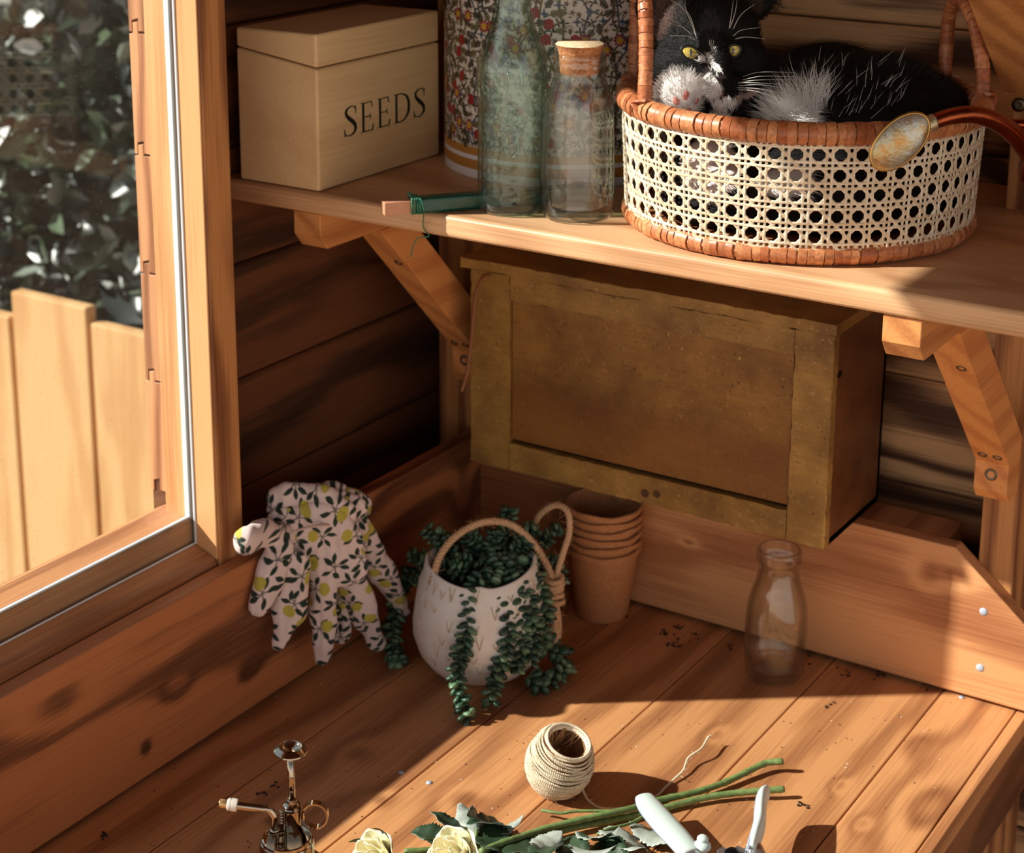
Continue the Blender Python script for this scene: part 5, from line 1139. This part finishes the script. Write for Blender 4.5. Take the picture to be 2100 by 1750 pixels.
rose('cut yellow rose farthest right of the two heads, its stem end curving highest', [(1606, 1562, .010), (1570, 1566, .008), (1530, 1585, .006), (1480, 1608, .005), (1420, 1627, .005), (1350, 1642, .006), (1290, 1660, .009), (1200, 1680, .010), (1120, 1700, .010), (1030, 1730, .012), (985, 1748, .014)], (930, 1762, .022, .0215),
 [(1010, 1690, .016, -2.6, .046, .5, .2), (978, 1676, .020, -2.0, .030, .7, -.6), (1030, 1697, .012, .3, .036, .2, 2.8), (1215, 1716, .016, -.7, .036, .35, 2.6), (1120, 1724, .014, -2.4, .034, .1, 3.0), (1060, 1745, .010, -2.9, .060, .1, .2), (1292, 1728, .014, -1.2, .046, .2, 2.9), (1215, 1745, .016, -.5, .042, .3, 2.8)],
 [((1110, 1662, .006), (1150, 1668, .007), (1185, 1664, .008), (1260, 1664, .009)), ((1325, 1672, .010), (1290, 1690, .010), (1250, 1700, .012), (1225, 1712, .012))])
rose('cut yellow rose farthest left, in front of the mister, its stem lying straighter', [(1608, 1619, .008), (1570, 1622, .0075), (1520, 1626, .006), (1460, 1634, .005), (1400, 1648, .004), (1340, 1664, .0035), (1260, 1682, .004), (1170, 1700, .005), (1060, 1728, .006), (960, 1740, .010), (880, 1745, .014), (830, 1748, .016)], (768, 1766, .020, .0205),
 [(925, 1702, .018, 2.4, .042, .5, .4), (888, 1715, .012, 2.9, .034, .2, -.2), (955, 1695, .018, 1.9, .034, .7, 2.6), (1000, 1722, .012, 2.7, .060, .15, .1), (1265, 1715, .014, -1.6, .046, .4, 2.7), (1345, 1712, .006, -.6, .050, .1, 2.9), (1175, 1740, .010, -1.2, .046, .1, .3), (1120, 1745, .014, -2.0, .044, .2, .3), (1250, 1752, .010, -1.0, .050, .1, .4)],
 [((965, 1745, .012), (975, 1720, .014), (978, 1702, .016)), ((1000, 1700, .010), (975, 1702, .014), (945, 1698, .018))])
# ------------------------------------------------------------------ secateurs
M_GRIP = plain('grip_mint', (206, 220, 214), .45, bump=(1200, .3, .0003)); M_GRIPE = plain('grip_edge', (150, 160, 176), .4); M_ALU = plain('secateur_metal', (186, 186, 190), .35, .9, bump=(400, .2))
pv = hit(1497, 1768, z=.020); sc_ = thing('secateurs', 'pruning secateurs with pale mint handles spread open, lying on the rose stems', 'secateurs', (pv.x, pv.y, 0))
def grip(pts, wid, thick, nm='handle'):
    P = spline([hit(px, py, z=z) for px, py, z in pts], 8); n_ = len(P); w_ = [wid(i/(n_-1)) for i in range(n_)]
    MB().tube(P, w_, 14, flat=thick, up=UP).build(nm, M_GRIP, sc_, smooth=True)
    MB().tube([p-UP*.0008 for p in P], [v*1.07 for v in w_], 14, flat=thick*.45, up=UP).build('handle_edge', M_GRIPE, sc_, smooth=True)
grip([(1321, 1634, .024), (1334, 1655, .024), (1362, 1688, .023), (1393, 1722, .022), (1416, 1752, .021)], lambda t: .0105*(math.sin(PI*(.16+.62*t))**.55)+.0004, .42)
MB().tube(spline([hit(1408, 1742, z=.021), hit(1430, 1765, z=.020), hit(1470, 1785, z=.019), pv], 5), .0075, 12, flat=.5, up=UP).build('handle_arm', M_ALU, sc_, smooth=True)
P_ = [(1571, 1628, .031), (1563, 1640, .031), (1559, 1670, .030), (1557, 1695, .029), (1549, 1722, .027), (1542, 1748, .025)]
P = spline([hit(*p[:2], z=p[2]) for p in P_], 8); n_ = len(P)
MB().tube(P, [.0034+.0015*math.sin(PI*i/n_) for i in range(n_)], 12, flat=2.4, up=UP).build('handle', M_GRIP, sc_, smooth=True)
MB().tube([p-HR*.0026 for p in P], .0026, 10, flat=2.6, up=UP).build('handle_edge', M_GRIPE, sc_, smooth=True)
MB().tube(spline([P[-4], hit(1550, 1752, z=.024), hit(1540, 1772, z=.022), pv], 5), .0075, 12, flat=.6, up=UP).build('handle_arm', M_ALU, sc_, smooth=True)
q = hit(1440, 1736, z=.022); MB().ell(q, (.0070, .0070, .0045), nu=18, nv=10).ell(hit(1441, 1721, z=.027), (.0046, .0046, .0030), nu=16, nv=8).build('safety_catch', M_GRIP, sc_, smooth=True)
q = hit(1502, 1749, z=.024); MB().lathe([(.0062, -.004), (.0062, 0), (.0045, .0018), (.0001, .0022)], q, 18).build('pivot_bolt', plain('bolt_dark', (40, 42, 52), .25, .9), sc_, smooth=True)
MB().prism([(hit(px, py, z=.02).x, hit(px, py, z=.02).y) for px, py in ((1470, 1746), (1482, 1740), (1500, 1747), (1512, 1737), (1522, 1742), (1545, 1752), (1530, 1790), (1480, 1790))], 'Z', .0165, .0215).build('pivot_plate', M_ALU, sc_, bevel=.0006)
b0 = pv; dB = -HA; 
MB().prism([((b0+v_).x, (b0+v_).y) for v_ in (HR*.008, HR*.012+dB*.030, HR*.002+dB*.060, -HR*.004+dB*.058, -HR*.006+dB*.02, -HR*.006)], 'Z', .0185, .0205).build('blade', M_ALU, sc_, bevel=.0005)
MB().prism([((b0+v_).x, (b0+v_).y) for v_ in (-HR*.006, -HR*.016+dB*.028, -HR*.010+dB*.052, -HR*.006+dB*.050, -HR*.008+dB*.025, HR*.002)], 'Z', .0150, .0180).build('blade', M_ALU, sc_, bevel=.0005)
# ------------------------------------------------------------------ copper watering can, only its spout and rose in view
M_COP = plain('copper', (150, 74, 44), .22, 1.0, bump=(60, .15, .002), var=.15)
n = NT('old_brass'); o_ = n.n('TexCoord').outputs['Object']; f = n.noise(o_, 70, 4, .65); 
n.bsdf(**{'Base Color': n.ramp(f, [(.3, rgb(190, 130, 62)), (.48, rgb(196, 176, 134)), (.62, rgb(206, 208, 200)), (.75, rgb(150, 140, 120))]), 'Roughness': n.ramp(f, [(.3, .25), (.7, .5)]), 'Metallic': .75}); n.bump(n.noise(o_, 420, 3, .7), .5, .001); M_OLD = n.m
wc = thing('watering_can', 'copper watering can whose curved spout and oval brass rose reach in from the right', 'watering can', (.86, -.10, ZS))
P = spline([atd(*v) for v in ((1893, 262, 1.308), (1915, 250, 1.310), (1950, 239, 1.314), (1995, 235, 1.320), (2040, 248, 1.330), (2080, 276, 1.342), (2115, 318, 1.356), (2160, 380, 1.378))]+[Vector((.78, -.118, ZS+.062)), Vector((.80, -.112, ZS+.055))], 8)
MB().tube(P, [.0052+.0035*min(1, i/(len(P)*.8)) for i in range(len(P))], 16).build('spout', M_COP, wc, smooth=True)
MB().tube(P[2:9], .0064, 16).build('spout_collar', M_OLD, wc, smooth=True)
q = atd(1846, 291, 1.300); Z_ = (CAM-q).normalized(); X_ = (RX*.72-DN*.70).normalized(); X_ = (X_-Z_*X_.dot(Z_)).normalized(); Y_ = Z_.cross(X_); M3 = Matrix((X_, Y_, Z_)).transposed()@Matrix.Rotation(.25, 3, 'X'); sc = 1/pxm(q)
MB().ell(q, (71*sc, 41*sc, .0075), M3, 40, 20).build('spout_rose', M_OLD, wc, smooth=True)
MB().tube([q+M3@Vector((71.5*sc*math.cos(t), 41.5*sc*math.sin(t), -.0012)) for t in [2*PI*k/48 for k in range(48)]], .0014, 8, closed=True).build('rose_rim', plain('brass_rim', (190, 150, 84), .3, .9), wc, smooth=True)
bq = (.86, -.10, ZS)
MB().lathe([(.0001, .0004), (.062, .0004), (.064, .003), (.062, .02), (.058, .10), (.050, .125), (.034, .135), (.032, .15), (.030, .15), (.031, .134), (.0001, .134)], bq, 48).build('can_body', M_COP, wc, smooth=True, angle=40)
MB().tube(spline([Vector(bq)+Vector(v) for v in ((.03, 0, .147), (.06, 0, .175), (.10, 0, .15), (.105, 0, .09), (.058, 0, .04))], 8), .005, 10).build('can_handle', M_COP, wc, smooth=True)
MB().tube(spline([P[34], atd(2105, 255, 1.350), Vector((.78, -.10, .585)), Vector((.835, -.10, ZS+.128))], 6), .0042, 10).build('spout_brace', M_COP, wc, smooth=True)
# ------------------------------------------------------------------ crumbs of soil on the bench
rd = random.Random(77); mb = MB()
spots = [(1380, 1322, 6), (1365, 1300, 5), (1660, 1352, 2), (1810, 1385, 4), (1735, 1380, 3), (1900, 1403, 4), (1500, 1325, 2), (1280, 1262, 3), (1390, 1288, 3), (1425, 1312, 2), (1705, 1450, 2), (540, 1630, 3), (560, 1620, 2), (210, 1715, 4), (1010, 1380, 2), (1650, 1655, 3), (1545, 1735, 2)]
for px, py, s_ in spots:
    for k in range(s_*2):
        q = hit(px+rd.gauss(0, 7), py+rd.gauss(0, 5), z=.0006); mb.ell(q, (rd.uniform(.0006, .0020), rd.uniform(.0006, .0020), rd.uniform(.0005, .0012)), Matrix.Rotation(rd.uniform(0, 3), 3, 'Z'), 6, 4)
for k in range(120):
    q = hit(rd.uniform(300, 2000), rd.uniform(1380, 1740), z=.0003)
    if 0 < q.x < .57 and q.y < -.005: mb.ell(q, (rd.uniform(.0003, .0009), rd.uniform(.0003, .0009), .0004), None, 5, 3)
mb.v = [(v_[0], v_[1], max(v_[2], .0001)) for v_ in mb.v]; o = mb.build('soil_crumbs', plain('soil_crumb', (48, 32, 22), .95), None); tag(o, 'dark crumbs of potting soil scattered over the bench boards', 'soil', kind='stuff')
mb = MB()
for k in range(46):
    q = hit(rd.uniform(500, 1950), rd.uniform(1400, 1740), z=.0002)
    if 0 < q.x < .57 and q.y < -.005: mb.ell(q, (rd.uniform(.0004, .0013), rd.uniform(.0004, .0010), .0003), Matrix.Rotation(rd.uniform(0, 3), 3, 'Z'), 6, 3)
mb.v = [(v_[0], v_[1], max(v_[2], .0001)) for v_ in mb.v]; o = mb.build('paint_specks', plain('pale_speck', (222, 206, 190), .8), None); tag(o, 'pale dried specks on the bench boards', 'specks', kind='stuff')
# ------------------------------------------------------------------ camera, light, view
cd = bpy.data.cameras.new('camera'); cam = bpy.data.objects.new('camera', cd); COL.objects.link(cam)
M = Matrix.Identity(4)
for i, v in enumerate((RX, -DN, -FW)):
    for j in range(3): M[j][i] = v[j]
M.translation = CAM; cam.matrix_world = M
cd.sensor_fit = 'HORIZONTAL'; cd.sensor_width = 36; cd.lens = FPX*36/2100
cd.shift_x = (1050-CX)/2100; cd.shift_y = (CY-875)/2100; cd.clip_start = .05; cd.clip_end = 60
cd.dof.use_dof = True; cd.dof.focus_distance = 1.34; cd.dof.aperture_fstop = 9.0; cd.dof.aperture_blades = 8
SC.camera = cam
sl = bpy.data.lights.new('sun', 'SUN'); so = bpy.data.objects.new('sun', sl); COL.objects.link(so)
sd = Vector((.81, .585, -.67)).normalized(); so.rotation_euler = sd.to_track_quat('-Z', 'Y').to_euler(); so.location = (-2, -1.5, 2)
sl.energy = 9.0; sl.angle = math.radians(.7); sl.color = (1.0, .95, .87)
w = bpy.data.worlds.new('world'); SC.world = w; w.use_nodes = True; nt = w.node_tree; nt.nodes.clear()
tc = nt.nodes.new('ShaderNodeTexCoord'); sp = nt.nodes.new('ShaderNodeSeparateXYZ'); cr = nt.nodes.new('ShaderNodeValToRGB')
bg = nt.nodes.new('ShaderNodeBackground'); ow = nt.nodes.new('ShaderNodeOutputWorld')
nt.links.new(tc.outputs['Generated'], sp.inputs[0]); nt.links.new(sp.outputs[2], cr.inputs[0]); nt.links.new(cr.outputs[0], bg.inputs[0]); nt.links.new(bg.outputs[0], ow.inputs[0])
cr.color_ramp.elements[0].position = 0.0; cr.color_ramp.elements[0].color = (1.0, .82, .64, 1)
cr.color_ramp.elements[1].position = .40; cr.color_ramp.elements[1].color = (.26, .32, .40, 1)
e = cr.color_ramp.elements.new(.10); e.color = (1.0, .94, .86, 1)
mr = nt.nodes.new('ShaderNodeMapRange'); mr.inputs[1].default_value = -.75; mr.inputs[2].default_value = .15; mr.inputs[3].default_value = 2.0; mr.inputs[4].default_value = 1.25
nt.links.new(sp.outputs[0], mr.inputs[0]); nt.links.new(mr.outputs[0], bg.inputs[1])
SC.view_settings.view_transform = 'Standard'; SC.view_settings.look = 'None'; SC.view_settings.exposure = 0.0; SC.view_settings.gamma = 1.0
SC.cycles.max_bounces = 5; SC.cycles.diffuse_bounces = 3; SC.cycles.glossy_bounces = 3; SC.cycles.transmission_bounces = 5; SC.cycles.transparent_max_bounces = 14; SC.cycles.adaptive_threshold = .04; SC.cycles.adaptive_min_samples = 16; SC.cycles.sample_clamp_indirect = 4; SC.cycles.caustics_refractive = False; SC.cycles.caustics_reflective = False; SC.cycles.blur_glossy = .15
